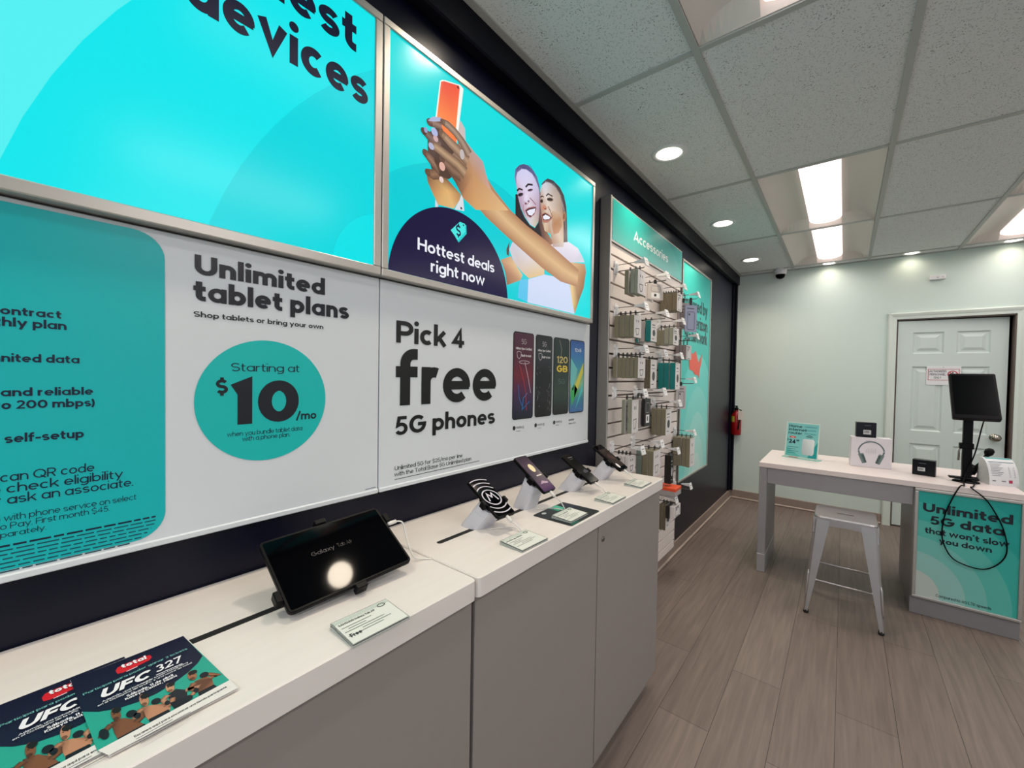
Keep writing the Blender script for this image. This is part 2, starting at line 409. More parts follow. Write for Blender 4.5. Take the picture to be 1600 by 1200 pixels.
class Art:
    """flat print on a plane: layered coloured polygons, one mesh"""
    def __init__(s, fr): s.O, s.U, s.V, s.N = [Vector(a) for a in fr]; s.v = []; s.f = []; s.c = []; s.hmax = 0
    def poly(s, pts, col, layer=1, cols=None, extra=0):
        if len(pts) < 3: return
        n = len(pts); A = sum(pts[i][0] * pts[(i + 1) % n][1] - pts[(i + 1) % n][0] * pts[i][1] for i in range(n))
        if abs(A) < 1e-10: return
        if A < 0: pts = pts[::-1]; cols = cols[::-1] if cols else None
        h = layer * .00022 + extra; k = len(s.v)
        s.v += [s.O + s.U * p[0] + s.V * p[1] + s.N * h for p in pts]; s.f.append(list(range(k, k + n)))
        s.c += [(*lin(c), 1) for c in (cols or [col] * n)]
    def stroke(s, pts, w, col, layer=1, closed=False):
        for q in ribbon(pts, closed, w): s.poly([(p.x, p.y) for p in q], col, layer)
    def taper(s, pts, ws, col, layer=1, edge=None, smooth=True):
        """limb: ribbon with varying width and an edge tone -> centre tone shading of the printed photo"""
        L = []; Rr = []
        for i, p in enumerate(pts):
            d = (Vector(pts[min(i + 1, len(pts) - 1)]) - Vector(pts[max(i - 1, 0)])).normalized(); n = Vector((-d.y, d.x))
            L.append(Vector(p) + n * ws[i] / 2); Rr.append(Vector(p) - n * ws[i] / 2)
        e = edge or col
        for i in range(len(pts) - 1):
            a, b = Vector(pts[i]), Vector(pts[i + 1])
            s.poly([tuple(a), tuple(b), tuple(L[i + 1]), tuple(L[i])], col, layer, [col, col, e, e])
            s.poly([tuple(Rr[i]), tuple(Rr[i + 1]), tuple(b), tuple(a)], col, layer, [e, e, col, col])
    def text(s, txt, p0, p1, hgt, col, weight=.13, layer=3, pre='', slant=0, clipr=None, ref=CP):
        """txt fills p0..p1 along its baseline; pre = same line continuing to the left; hgt = height of capitals"""
        global SEG
        SEG = 8 if hgt > .05 else (5 if hgt > .015 else 3)
        p0 = Vector(p0); p1 = Vector(p1); d = p1 - p0; L = d.length; d.normalize(); n = Vector((-d.y, d.x)); k = hgt / ref
        wt = lambda ch: weight * (.9 if ch in 'sSea2358$' and weight > .12 else 1)
        gl = [glyph(ch, wt(ch)) if ch != ' ' else ([], .16) for ch in txt]
        tot = sum(g[1] for g in gl); G = max(1, len(txt) - 1)
        sp = .052; kx = L / (tot + sp * G)
        items = []; x = 0
        for ch, g in zip(txt, gl): items.append((x, g[0], wt(ch))); x += g[1] + sp
        x = 0
        for ch in reversed(pre):
            g = glyph(ch, wt(ch)) if ch != ' ' else ([], .16); x -= g[1] + sp; items.append((x, g[0], wt(ch)))
        e = 0
        for gx, st, w_ in items:
            for j, (pts, cl) in enumerate(st):
                qs = [[Vector(p) for p in pts]] if cl == 'fill' else ribbon(pts, cl, w_)
                for i, q in enumerate(qs):
                    pl = []
                    for p in q: v = p0 + d * ((gx + p[0] + slant * p[1]) * kx) + n * (p[1] * k); pl.append((v.x, v.y))
                    if clipr: pl = clip(pl, *clipr)
                    s.poly(pl, col, layer, extra=j * .00004 + (i % 2) * .000012 + i * 1e-6)
    def build(s, name, mat, parent):
        bpy.context.view_layer.update(); inv = parent.matrix_world.inverted()
        me = bpy.data.meshes.new(name); me.from_pydata([inv @ v for v in s.v], [], s.f); me.materials.append(mat)
        ca = me.color_attributes.new('ink', 'FLOAT_COLOR', 'CORNER')
        buf = []
        for p in me.polygons:
            for li in p.loop_indices: buf += s.c[me.loops[li].vertex_index]
        ca.data.foreach_set('color', buf)
        o = bpy.data.objects.new(name, me); C.objects.link(o); o.parent = parent
        return o
def hx(u, vb, vt, x): return onx(u, vt, x)[1] - onx(u, vb, x)[1]
def hy(u, vb, vt, y): return ony(u, vt, y)[1] - ony(u, vb, y)[1]

# ------------------------------------------------------------------ palette
NAVY = M('navy_wall_paint', (10, 12, 32), .33, noise=.12, nscale=6, spec=.25)
NAVYT = M('navy_trim_paint', (7, 8, 20), .4, spec=.12)
MINT = M('far_wall_paint', (208, 221, 213), .6, noise=.025, nscale=3, bump=.03)
MINT2 = M('side_wall_paint', (226, 230, 230), .7, noise=.03, nscale=3)
CASE = M('door_casing_paint', (214, 222, 212), .4, noise=.015, nscale=8)
DOORM = M('door_paint', (205, 216, 210), .4, noise=.02, nscale=8)
BASEM = M('taupe_vinyl_base', (150, 132, 122), .5, noise=.06, nscale=20)
GRID = M('ceiling_grid_paint', (176, 178, 174), .5, noise=.03, nscale=20)
ALU = M('satin_aluminium', (188, 184, 178), .35, metal=.7, noise=.05, nscale=60, stretch=(1, .1, 1))
WHITE = M('white_plastic', (228, 227, 228), .4, noise=.015, nscale=30)
LAM = M('white_wood_laminate', (226, 220, 214), .28, noise=.045, nscale=7, stretch=(9, .8, 4), spec=.4)
CABG = M('grey_laminate', (143, 136, 132), .5, noise=.03, nscale=30)
CABD = M('dark_plinth', (86, 80, 78), .6, noise=.05)
DGRY = M('desk_grey_metal', (150, 146, 148), .42, noise=.03, nscale=12, spec=.4)
BLK = M('black_plastic', (6, 6, 7), .4, noise=.1, nscale=60, spec=.12)
BLKG = M('black_glass', (3, 3, 5), .05, spec=.055)
RUB = M('black_rubber', (14, 14, 14), .7, noise=.1)
STEEL = M('steel_wire', (120, 116, 112), .35, metal=.9, noise=.05)
GALV = M('silver_painted_steel', (186, 182, 182), .34, metal=.85, noise=.07, nscale=16)
CHROME = M('satin_nickel', (170, 162, 150), .22, metal=1, noise=.04)
CABLEW = M('white_cable', (225, 222, 216), .4, noise=.02)
ACR = M('clear_acrylic', (238, 244, 240), .05, trans=.9, noise=.01)
PRINT = ink('printed_card', .4)
PRINTG = ink('printed_poster', .3, spec=.45)
BACKLIT = ink('backlit_film', .2, emit=1.0, spec=.2)
TEAL = (8, 186, 182); INKN = (14, 18, 44)

# ------------------------------------------------------------------ room
XR, YB = 4.0, -2.6
S(MB().box((-.1, YB, -.1), (XR + .1, 7.0, 0)).build('floor', floor_mat()))
# ceiling tiles with openings for the troffers
gx = [0, .57, 1.18, 1.79, 2.40, 3.01, 3.62, XR]; gy = [YB, -2.06, -.84, .38, 1.60, 2.82, 4.04, 5.26, FAR]
cm = MB()
ALLT = TROF + [(.57, .38)]
for i in range(len(gx) - 1):
    for j in range(len(gy) - 1):
        if any(abs(gx[i] - a) < .01 and abs(gy[j] - b) < .01 for a, b in ALLT): continue
        cm.box((gx[i], gy[j], CEIL), (gx[i + 1], gy[j + 1], CEIL + .02))
cm.box((-.1, YB, CEIL + .13), (XR + .1, FAR + .1, CEIL + .15))
S(cm.build('ceiling', tile_mat()))
g = MB()
for x in gx[1:-1]: g.box((x - .012, YB, CEIL - .006), (x + .012, FAR, CEIL + .004))
for j, y in enumerate(gy[1:-1]):
    for i in range(len(gx) - 1): g.box((gx[i] + (.0125 if i else 0), y - .012, CEIL - .0055), (gx[i + 1] - .0125, y + .012, CEIL + .004))
S(g.build('trim_1', GRID))
g = MB(); g.box((.05, YB, CEIL - .007), (.075, FAR, CEIL + .003)); g.box((.075, FAR - .022, CEIL - .007), (XR, FAR, CEIL + .003))
S(g.build('trim_2', GRID))
S(MB().box((-.1, YB, 0), (0, FAR, CEIL + .02)).build('wall_left', NAVY))
g = MB(); g.box((0, YB, 2.475), (.05, FAR - .0, CEIL), .006); g.box((0, FAR - .055, .1), (.035, FAR, 2.475), .003); g.box((0, FAR - .12, .1), (.014, FAR - .055, 2.475), .003)
S(g.build('trim_3', NAVYT))
DX0, DX1, DZ = 1.40, 2.147, 1.985
g = MB(); g.box((-.1, FAR, 0), (DX0, FAR + .1, CEIL + .02)); g.box((DX1, FAR, 0), (XR + .1, FAR + .1, CEIL + .02)); g.box((DX0, FAR, DZ), (DX1, FAR + .1, CEIL + .02))
S(g.build('wall_far', MINT))
S(MB().box((XR, YB, 0), (XR + .1, FAR, CEIL + .02)).build('wall_right', MINT2))
g = MB(); g.box((-.1, YB - .1, 0), (.2, YB, CEIL + .02)); g.box((3.8, YB - .1, 0), (XR + .1, YB, CEIL + .02)); g.box((.2, YB - .1, 0), (3.8, YB, .25)); g.box((.2, YB - .1, 2.45), (3.8, YB, CEIL + .02))
S(g.build('wall_front', MINT2))
g = MB()
for x in (.2, 1.38, 2.58, 3.76): g.box((x, YB - .07, .25), (x + .04, YB - .02, 2.45))
wf = S(g.build('window_1', ALU))
MB().box((.2, YB - .05, .25), (3.8, YB - .044, 2.45)).build('pane', M('window_glass', (240, 250, 248), .02, trans=1), wf)
# back room behind the door
g = MB(); g.box((.6, 6.9, 0), (3.2, 7.0, 2.5)); g.box((.55, FAR + .1, 0), (.6, 7.0, 2.5)); g.box((3.2, FAR + .1, 0), (3.25, 7.0, 2.5)); g.box((.55, FAR + .1, 2.5), (3.25, 7.0, 2.55))
S(g.build('wall_back', M('back_room_paint', (120, 100, 88), .7, noise=.05)))
def base_run(name, lo, hi, ax):
    g = MB()
    if ax == 'y': g.box((0, lo, .018), (.012, hi, .1), .003); g.box((0, lo, 0), (.022, hi, .02), .006, mi=1)
    else: g.box((lo, FAR - .012, .018), (hi, FAR, .1), .003); g.box((lo, FAR - .022, 0), (hi, FAR, .02), .006, mi=1)
    return S(g.build(name, [BASEM, M('base_toe', (176, 158, 146), .4, noise=.04)]))
base_run('baseboard_left', YB, FAR, 'y'); base_run('baseboard_far', .022, 1.335, 'x'); base_run('baseboard_far_right', 2.212, XR, 'x')
# door casing
def casing_prof(d): return [(0, 0), (0, .018), (.010, .024), (.026, .020), (.040, .014), (.062, .012), (.062, 0)]
g = MB()
for (x0, sgn) in ((DX0 - .062, 1), (DX1 + .062, -1)):
    prof = [(x0 + sgn * a, b) for a, b in casing_prof(0)]
    g.loft([[(a, FAR - b, z) for a, b in prof] for z in (0, DZ + .062)])
prof = [(DZ + .062 - a, b) for a, b in casing_prof(0)]
g.loft([[(x, FAR - b - .0006, a) for a, b in prof] for x in (DX0 - .062, DX1 + .062)])
S(g.build('trim_4', CASE))
g = MB(); g.box((DX0 - .002, FAR, 0), (DX0 + .008, FAR + .1, DZ)); g.box((DX1 - .008, FAR, 0), (DX1 + .002, FAR + .1, DZ)); g.box((DX0, FAR, DZ - .01), (DX1, FAR + .1, DZ))
S(g.build('trim_5', M('dark_door_jamb', (104, 88, 80), .5, noise=.05)))
# six panel door, ajar: hinge on the left
dw, dh, dt = .71, 1.955, .038
da = rad(4.5); dO = Vector((DX0 + .012, FAR + .012, .012)); dU = Vector((math.cos(da), math.sin(da), 0)); dN = Vector((math.sin(da), -math.cos(da), 0))
DF = (dO, dU, (0, 0, 1), dN)
def door_leaf():
    g = MB(); mx = [(.105, .315), (.395, .605)]; rows = [(.16, .80), (.92, 1.525), (1.645, 1.845)]
    xs = [0, .105, .315, .395, .605, dw]; zs = [0, .16, .80, .92, 1.525, 1.645, 1.845, dh]
    P3 = lambda a, b, h: dO + dU * a + Vector((0, 0, b)) + dN * h
    for i in range(5):
        for j in range(7):
            a0, a1, b0, b1 = xs[i], xs[i + 1], zs[j], zs[j + 1]
            if i in (1, 3) and j in (1, 3, 5):
                rings = [(0, 0), (.012, -.010), (.026, -.010), (.052, -.001)]; loops = []
                for ins, h in rings: loops.append([P3(a0 + ins, b0 + ins, h), P3(a1 - ins, b0 + ins, h), P3(a1 - ins, b1 - ins, h), P3(a0 + ins, b1 - ins, h)])
                for k in range(3):
                    vs = loops[k] + loops[k + 1]; g.add(vs, [[m, (m + 1) % 4, 4 + (m + 1) % 4, 4 + m] for m in range(4)])
                g.add(loops[3], [[0, 1, 2, 3]])
            else: g.add([P3(a0, b0, 0), P3(a1, b0, 0), P3(a1, b1, 0), P3(a0, b1, 0)], [[0, 1, 2, 3]])
    b = [P3(0, 0, -dt), P3(dw, 0, -dt), P3(dw, dh, -dt), P3(0, dh, -dt)]; f = [P3(0, 0, 0), P3(dw, 0, 0), P3(dw, dh, 0), P3(0, dh, 0)]
    g.add(b, [[3, 2, 1, 0]]); g.add(f + b, [[0, 4, 5, 1], [1, 5, 6, 2], [2, 6, 7, 3], [3, 7, 4, 0]])
    return g
door = S(door_leaf().build('door_1', DOORM, base=dO))
kp = dO + dU * .645 + Vector((0, 0, .905))
MB().lathe([(.031, 0), (.031, .004), (.026, .009), (.013, .012), (.012, .028), (.020, .034), (.030, .044), (.031, .054), (.024, .062), (.001, .065)], kp, dN, 20).build('door_handle', CHROME, door)
# sign on the door
SF = (dO + dN * .004, dU, (0, 0, 1), dN)
sx0, sz0 = .205, 1.355
sg = MB().prism(rrect(sx0, sz0, sx0 + .225, sz0 + .175, .006), -.003, 0, SF).build('door_sign', WHITE)
T(sg, 'white authorized personnel only notice fixed to the mint panelled door', 'sign')
a = Art(SF); RED = (190, 40, 50)
a.stroke([(sx0 + .012, sz0 + .045), (sx0 + .213, sz0 + .045), (sx0 + .213, sz0 + .145), (sx0 + .012, sz0 + .145)], .004, RED, 1, True)
for i, (t, x0, x1) in enumerate((('AUTHORIZED', .018, .132), ('PERSONNEL', .022, .128), ('ONLY', .05, .098))): a.text(t, (sx0 + x0, sz0 + .117 - i * .029), (sx0 + x1, sz0 + .117 - i * .029), .019, (20, 18, 20), .12, 2)
a.stroke(circ(sx0 + .172, sz0 + .098, .030, n=28), .008, RED, 2, True); a.stroke([(sx0 + .151, sz0 + .119), (sx0 + .193, sz0 + .077)], .007, RED, 3)
a.poly(circ(sx0 + .172, sz0 + .113, .006, n=12), (30, 28, 30), 1); a.taper([(sx0 + .172, sz0 + .106), (sx0 + .172, sz0 + .078)], [.016, .010], (30, 28, 30), 1)
a.poly(circ(sx0 + .11, sz0 + .163, .003, n=8), (90, 90, 90), 1)
a.build('lettering', PRINT, sg)
# stuff seen through the door gap
gb = MB().box((2.02, 5.95, .0), (2.32, 6.25, .80), .004).build('storage_box', M('orange_carton', (176, 88, 40), .6, noise=.08)); T(gb, 'orange carton seen through the gap beside the open door', 'box')
gb = MB().lathe([(.001, 0), (.05, 0), (.055, .02), (.055, .2), (.03, .26), (.02, .28), (.02, .32), (.001, .32)], (2.17, 6.08, .80), n=16).build('bottle', M('dark_blue_bottle', (26, 24, 48), .3)); T(gb, 'dark blue bottle on the orange carton in the door gap', 'bottle')

# ------------------------------------------------------------------ ceiling fittings
LENS = M('lit_downlight_lens', (255, 250, 240), .4, emit=6, ecol=(255, 246, 228))
def downlight(x, y, label, r=.078):
    d = empty('downlight', (x, y, CEIL), label, 'ceiling light', 'recessed downlights')
    MB().lathe([(r - .013, .001), (r - .013, -.004), (r, -.006), (r + .012, -.003), (r + .013, .001)], (x, y, CEIL), n=32).build('trim_ring', WHITE, d)
    MB().lathe([(r - .012, -.001), (r * .5, -.003), (.001, -.0035)], (x, y, CEIL), n=32).build('lens', LENS, d)
for (x, y), l in zip(DOWN, ['round downlight over the left wall behind the viewpoint', 'round downlight above the wide backlit sign', 'nearest round downlight in view, by the dark wall above the selfie poster', 'middle round downlight of the row along the dark wall', 'farthest round downlight of the row along the dark wall']): downlight(x, y, l)
for (x, y), l in zip(FARD, ['round downlight by the far wall nearest the security camera', 'round downlight by the far wall, second from the security camera', 'round downlight by the far wall above the door', 'round downlight by the far wall right of the door']): downlight(x, y, l, .062)
TWING = M('troffer_reflector', (206, 200, 192), .5, noise=.01)
TLENS = M('troffer_lens', (255, 240, 236), .5, emit=2.2, ecol=(255, 236, 234))
TDIM = M('troffer_lens_dim', (170, 176, 172), .5, emit=.22, ecol=(200, 214, 210))  # dim lens variant, a faint glow put into its material
def troffer(x, y, label, lit=True):
    x0, x1, y0, y1 = x + .014, x + .596, y + .014, y + 1.206; cx = (x0 + x1) / 2
    t = empty('troffer_light', (cx, (y0 + y1) / 2, CEIL), label, 'ceiling light', 'ceiling troffers')
    n = 8; g = MB()
    for sg in (-1, 1):
        xe = x0 if sg < 0 else x1; xi = cx + sg * .10
        row = [(xe + (xi - xe) * k / n, CEIL + .085 * math.sin(math.pi * .5 * min(1, k / n * 1.25)) * (1 - .25 * k / n)) for k in range(n + 1)]
        g.add([(a, yy, b) for yy in (y0 + .05, y1 - .05) for a, b in row], [[k, k + 1, n + 2 + k, n + 1 + k] for k in range(n)], sm=True)
        for (ye, yi) in ((y0, y0 + .05), (y1, y1 - .05)):
            g.add([(a, ye, CEIL) for a, b in row] + [(a, yi, b) for a, b in row], [[k, k + 1, n + 2 + k, n + 1 + k] for k in range(n)])
    for ye in (y0, y1): g.box((x0 - .002, ye - .002, CEIL + .0005), (x1 + .002, ye + .002, CEIL + .09))
    g.box((x0 - .002, y0 - .002, CEIL + .09), (x1 + .002, y1 + .002, CEIL + .1))
    g.build('reflector', TWING, t)
    m = 6; row = [(cx + .10 * math.cos(math.pi * k / m), CEIL + .062 - .035 * math.sin(math.pi * k / m)) for k in range(m + 1)]
    g = MB(); g.add([(a, yy, b) for yy in (y0 + .004, y1 - .004) for a, b in row], [[k, k + 1, m + 2 + k, m + 1 + k] for k in range(m)], sm=True)
    g.build('lens', TLENS if lit else TDIM, t)
for i, (x, y) in enumerate(TROF):
    lab = {0: 'lit ceiling troffer over the stool side of the room, nearer of the two in line', 1: 'lit ceiling troffer next to the far wall, farther of the two in line', 2: 'lit ceiling troffer at the right edge, nearer one', 3: 'lit ceiling troffer at the right edge next to the far wall'}.get(i, 'lit ceiling troffer ' + {4: 'beyond the right picture edge, level with the stool', 5: 'to the right of the viewpoint', 6: 'behind the viewpoint in mid room', 7: 'behind the viewpoint near the dark wall', 8: 'far right of the viewpoint by the side wall'}.get(i, ''))
    troffer(x, y, lab)
troffer(.57, .38, 'ceiling troffer at the top edge of the view, its glowing strip just cut off')
# dome camera and sensor
dc = empty('security_camera', (.455, 5.30, CEIL), 'white and black dome security camera under the ceiling by the far corner', 'camera')
MB().lathe([(.058, 0), (.06, -.03), (.054, -.055), (.045, -.06)], (.455, 5.30, CEIL), n=24).build('housing', WHITE, dc)
MB().lathe([(.045, -.06), (.043, -.078), (.034, -.095), (.018, -.104), (.001, -.107)], (.455, 5.30, CEIL), n=24).build('dome', BLKG, dc)
se = empty('motion_sensor', (1.665, FAR, 2.33), 'small white sensor mounted high on the far wall above the door', 'sensor')
MB().box((1.61, FAR - .028, 2.33), (1.715, FAR, 2.372), .006, seg=2).build('casing', WHITE, se)
GI = M('grey_indicator', (150, 140, 130), .5, noise=.02); MB().box((1.655, FAR - .0285, 2.345), (1.668, FAR - .027, 2.352)).build('indicator', GI, se); MB().box((1.69, FAR - .0285, 2.345), (1.70, FAR - .027, 2.35)).build('indicator', GI, se)

# ------------------------------------------------------------------ light boxes
def frame_box(name, y0, y1, z0, z1, x1, fw, label, cat, dep=None):
    o = empty(name, (0, (y0 + y1) / 2, z0), label, cat)
    g = MB()
    for lo, hi in (((0, y0, z0), (x1, y1, z0 + fw)), ((0, y0, z1 - fw), (x1, y1, z1)), ((0, y0, z0 + fw), (x1, y0 + fw, z1 - fw)), ((0, y1 - fw, z0 + fw), (x1, y1, z1 - fw))): g.box(lo, hi, .002)
    g.build('frame', ALU, o)
    return o
LBZ0, LBZ1, LX = 1.655, 2.335, .055
CY = (2, 226, 228)
lb = frame_box('lightbox_sign', -.555, .6405, LBZ0, LBZ1, LX, .022, 'wide cyan backlit sign with dark devices lettering, upper left', 'sign')
fx = LX - .006; cr = (-.533, LBZ0 + .022, .6185, LBZ1 - .022)
a = Art(WALLF(fx)); a.poly([(cr[0], cr[1]), (cr[2], cr[1]), (cr[2], cr[3]), (cr[0], cr[3])], CY, 0)
q = lambda x, y: onx(x * .375, y * .375, fx)
def circ3(p, q_, r):
    ax, ay = p; bx, by = q_; cx, cy = r; d = 2 * (ax * (by - cy) + bx * (cy - ay) + cx * (ay - by))
    ux = ((ax * ax + ay * ay) * (by - cy) + (bx * bx + by * by) * (cy - ay) + (cx * cx + cy * cy) * (ay - by)) / d
    uy = ((ax * ax + ay * ay) * (cx - bx) + (bx * bx + by * by) * (ax - cx) + (cx * cx + cy * cy) * (bx - ax)) / d
    return ux, uy, math.hypot(ax - ux, ay - uy)
c1 = circ3(q(10, 640), q(210, 320), q(530, 10)); c2 = circ3(q(870, 930), q(1040, 640), q(1580, 285))
a.poly([(cr[0], cr[1]), (cr[2], cr[1]), (cr[2], cr[3]), (cr[0], cr[3])], (84, 240, 242), 1)
a.poly(clip(circ(c1[0], c1[1], c1[2], n=96), *cr), (10, 230, 236), 2)
a.poly(clip(circ(c2[0], c2[1], c2[2], n=96), *cr), (0, 216, 224), 3)
a.poly(clip(circ(cr[2] + .05, cr[1] - .02, .16, n=48), *cr), (0, 226, 232), 4)
H = hx(443, 92, 28, fx) * 1.05
b0, b1 = onx(285, 3, fx), onx(574.5, 159.5, fx); zb = onx(440, 91, fx)[1]
a.text('devices', (b0[0], zb), (b1[0], zb), H, INKN, .16, 5, ref=AS)
e0, e1 = onx(450, 7, fx), onx(557, 78, fx); zb2 = zb + .118
a.text('est', (e0[0], zb2), (e1[0], zb2), H, INKN, .16, 5, pre='lat', clipr=cr, ref=AS)
a.build('backlit_print', BACKLIT, lb)

lb2 = frame_box('lightbox_sign', .643, 1.826, LBZ0, LBZ1, LX, .020, 'backlit cyan poster of two women taking a selfie with an orange phone', 'sign')
cr2 = (.663, LBZ0 + .020, 1.806, LBZ1 - .020)
a = Art(WALLF(fx))
Z2 = lambda x, y: onx(580 + x / 4, y / 4, fx)
Z3 = lambda x, y: onx(580 + x / 4, 250 + y / 4, fx)
def PZ(f, *pts): return [f(*p) for p in pts]
a.poly([(cr2[0], cr2[1]), (cr2[2], cr2[1]), (cr2[2], cr2[3]), (cr2[0], cr2[3])], (4, 222, 224), 0)
cc = circ3(Z2(130, 1110), Z2(700, 1000), Z2(900, 1040)); 
a.poly(clip(circ(1.05, 1.45, .62, n=72), *cr2), (0, 206, 214), 1)
SK = (176, 132, 96); SKD = (112, 78, 58); SKL = (232, 206, 150)
FFp = lambda x, y: onx(790 + x * .108333, 245 + y * .108333, fx)
def oval(c, rx, ry, col, L, rot=0, n=18): a.poly([FFp(c[0] + rx * math.cos(rad(t)) * math.cos(rad(rot)) - ry * math.sin(rad(t)) * math.sin(rad(rot)), c[1] + rx * math.cos(rad(t)) * math.sin(rad(rot)) + ry * math.sin(rad(t)) * math.cos(rad(rot))) for t in range(0, 360, 360 // n)], col, L)
def fan(c, ccol, pts, cols, L):
    P_ = PZ(FFp, *pts); c_ = FFp(*c)
    for i in range(len(P_)): a.poly([c_, P_[i - 1], P_[i]], None, L, [ccol, cols[i - 1], cols[i]])
# far woman (dark hair)
a.poly(PZ(FFp, (140, 540), (170, 540), (215, 740), (270, 870), (350, 985), (420, 1030), (480, 930), (500, 1000), (600, 1290), (470, 1240), (300, 1100), (140, 960)), (46, 38, 44), 2)
a.poly(PZ(FFp, (128, 290), (140, 180), (195, 122), (260, 104), (330, 128), (400, 198), (452, 290), (492, 440), (496, 560), (470, 600), (300, 400), (150, 420)), None, 2, [(120, 122, 176), (92, 92, 146), (84, 82, 130), (70, 66, 104), (92, 92, 146), (110, 112, 160), (100, 98, 140), (110, 100, 130), (120, 104, 120), (150, 130, 150), (200, 200, 226), (150, 150, 190)])
for k in range(7): a.stroke(PZ(FFp, (190 + k * 26, 130 - k * 2), (170 + k * 36, 190)), .0022, (60, 56, 92), 3)
fl = ((150, 300), (168, 226), (230, 176), (300, 184), (380, 246), (430, 334), (474, 450), (490, 560), (487, 800), (472, 930), (420, 1020), (350, 976), (272, 860), (212, 720), (176, 580), (156, 440))
fan((320, 560), (226, 212, 232), fl, [(208, 196, 224), (206, 204, 236), (206, 206, 240), (208, 208, 240), (206, 206, 238), (200, 198, 230), (196, 188, 220), (190, 172, 196), (176, 146, 160), (190, 168, 160), (206, 196, 176), (214, 206, 216), (196, 168, 176), (180, 152, 176), (180, 154, 182), (190, 166, 196)], 4)
fan((300, 560), (236, 224, 240), ((262, 540), (300, 500), (320, 560), (330, 630), (290, 660), (262, 640)), [(216, 206, 230)] * 6, 5)
for e, w_ in ((((160, 492), (192, 462), (242, 478)), .0065), (((285, 438), (322, 398), (388, 406)), .0068)): a.stroke(PZ(FFp, *e), w_, (48, 36, 42), 6)
oval((212, 548), 42, 27, (120, 96, 116), 5, -20); oval((210, 545), 34, 18, (30, 22, 28), 6, -22); oval((352, 482), 40, 20, (140, 116, 136), 5, -14); oval((350, 478), 32, 11, (40, 30, 38), 6, -14)
oval((288, 672), 13, 12, (110, 66, 76), 6); oval((327, 640), 15, 10, (110, 66, 76), 6, -25); a.stroke(PZ(FFp, (270, 640), (276, 690), (306, 686), (340, 650)), .003, (176, 136, 150), 5)
a.stroke(PZ(FFp, (345, 592), (392, 640), (434, 694)), .0045, (150, 104, 118), 5); a.stroke(PZ(FFp, (250, 690), (252, 760), (272, 820)), .004, (168, 128, 146), 5)
a.poly(PZ(FFp, (272, 772), (322, 732), (400, 716), (440, 724), (438, 766), (412, 834), (352, 884), (308, 852)), (176, 118, 122), 6)
a.poly(PZ(FFp, (282, 776), (330, 744), (430, 728), (432, 764), (406, 824), (352, 870), (312, 842)), (70, 38, 44), 7)
a.poly(PZ(FFp, (300, 786), (340, 764), (424, 746), (416, 800), (372, 850), (326, 838)), (236, 236, 250), 8)
for k in range(4): a.stroke(PZ(FFp, (330 + k * 22, 768 - k * 5), (336 + k * 20, 842 - k * 8)), .001, (190, 190, 214), 9)
a.poly(PZ(FFp, (470, 640), (500, 500), (520, 700), (530, 960), (600, 1090), (720, 1300), (560, 1300), (470, 960)), None, 3, [(120, 90, 90), (90, 76, 80), (110, 80, 72), (120, 84, 72), (150, 106, 84), (170, 124, 96), (110, 76, 66), (60, 44, 46)])
# near woman
a.poly(PZ(FFp, (512, 396), (560, 340), (604, 314), (682, 342), (780, 440), (840, 560), (872, 720), (882, 900), (892, 1290), (836, 1290), (832, 940), (700, 600)), None, 4, [(96, 92, 104), (80, 76, 90), (70, 62, 72), (66, 58, 66), (70, 60, 66), (74, 62, 66), (84, 70, 70), (96, 80, 76), (90, 74, 70), (80, 66, 62), (70, 58, 56), (90, 80, 80)])
for k in range(7): a.stroke(PZ(FFp, (560 + k * 22, 348 + k * 6), (660 + k * 22, 400 + k * 26), (760 + k * 16, 520 + k * 46), (836 + k * 4, 720 + k * 50)), .0024, (150, 142, 146), 5)
nl = ((500, 480), (520, 410), (570, 368), (640, 378), (720, 446), (786, 560), (812, 700), (826, 800), (832, 940), (834, 1300), (680, 1300), (640, 1110), (560, 1070), (532, 960), (512, 840), (496, 700))
fan((600, 660), (224, 208, 196), nl, [(196, 178, 170), (210, 206, 214), (206, 208, 220), (190, 186, 190), (176, 160, 152), (176, 156, 142), (170, 146, 126), (176, 144, 118), (196, 156, 122), (214, 190, 166), (176, 132, 100), (186, 142, 108), (214, 190, 160), (196, 160, 130), (170, 128, 102), (180, 140, 120)], 6)
fan((700, 960), (184, 130, 92), ((660, 780), (740, 800), (800, 880), (810, 1000), (760, 1100), (690, 1120), (660, 1000)), [(206, 176, 150), (206, 176, 146), (190, 146, 112), (186, 140, 104), (196, 146, 110), (190, 140, 104), (190, 146, 116)], 7)
for e, w_ in ((((580, 566), (608, 536), (672, 572)), .0055), (((500, 584), (520, 568), (545, 580)), .005)): a.stroke(PZ(FFp, *e), w_, (70, 54, 48), 8)
oval((638, 618), 48, 30, (150, 128, 112), 7, 10); oval((634, 616), 40, 19, (50, 40, 36), 8, 8); oval((516, 640), 22, 30, (140, 108, 96), 7); oval((514, 640), 17, 22, (46, 36, 34), 8)
fan((540, 748), (206, 118, 92), ((505, 730), (530, 690), (566, 690), (596, 740), (580, 770), (530, 772)), [(200, 160, 140)] * 6, 8); oval((568, 752), 13, 9, (110, 60, 50), 9)
a.stroke(PZ(FFp, (606, 716), (640, 780), (668, 866)), .005, (140, 88, 66), 8)
a.poly(PZ(FFp, (512, 834), (566, 800), (630, 838), (670, 876), (648, 912), (604, 950), (540, 952), (520, 900)), (186, 124, 106), 8)
a.poly(PZ(FFp, (520, 836), (568, 812), (662, 876), (636, 904), (600, 916), (536, 912)), (84, 46, 42), 9)
a.poly(PZ(FFp, (534, 860), (570, 834), (640, 872), (624, 900), (560, 908), (538, 894)), (240, 240, 252), 10)
oval((842, 862), 24, 70, (176, 130, 96), 7, 4); oval((838, 862), 12, 44, (126, 84, 60), 8, 4)
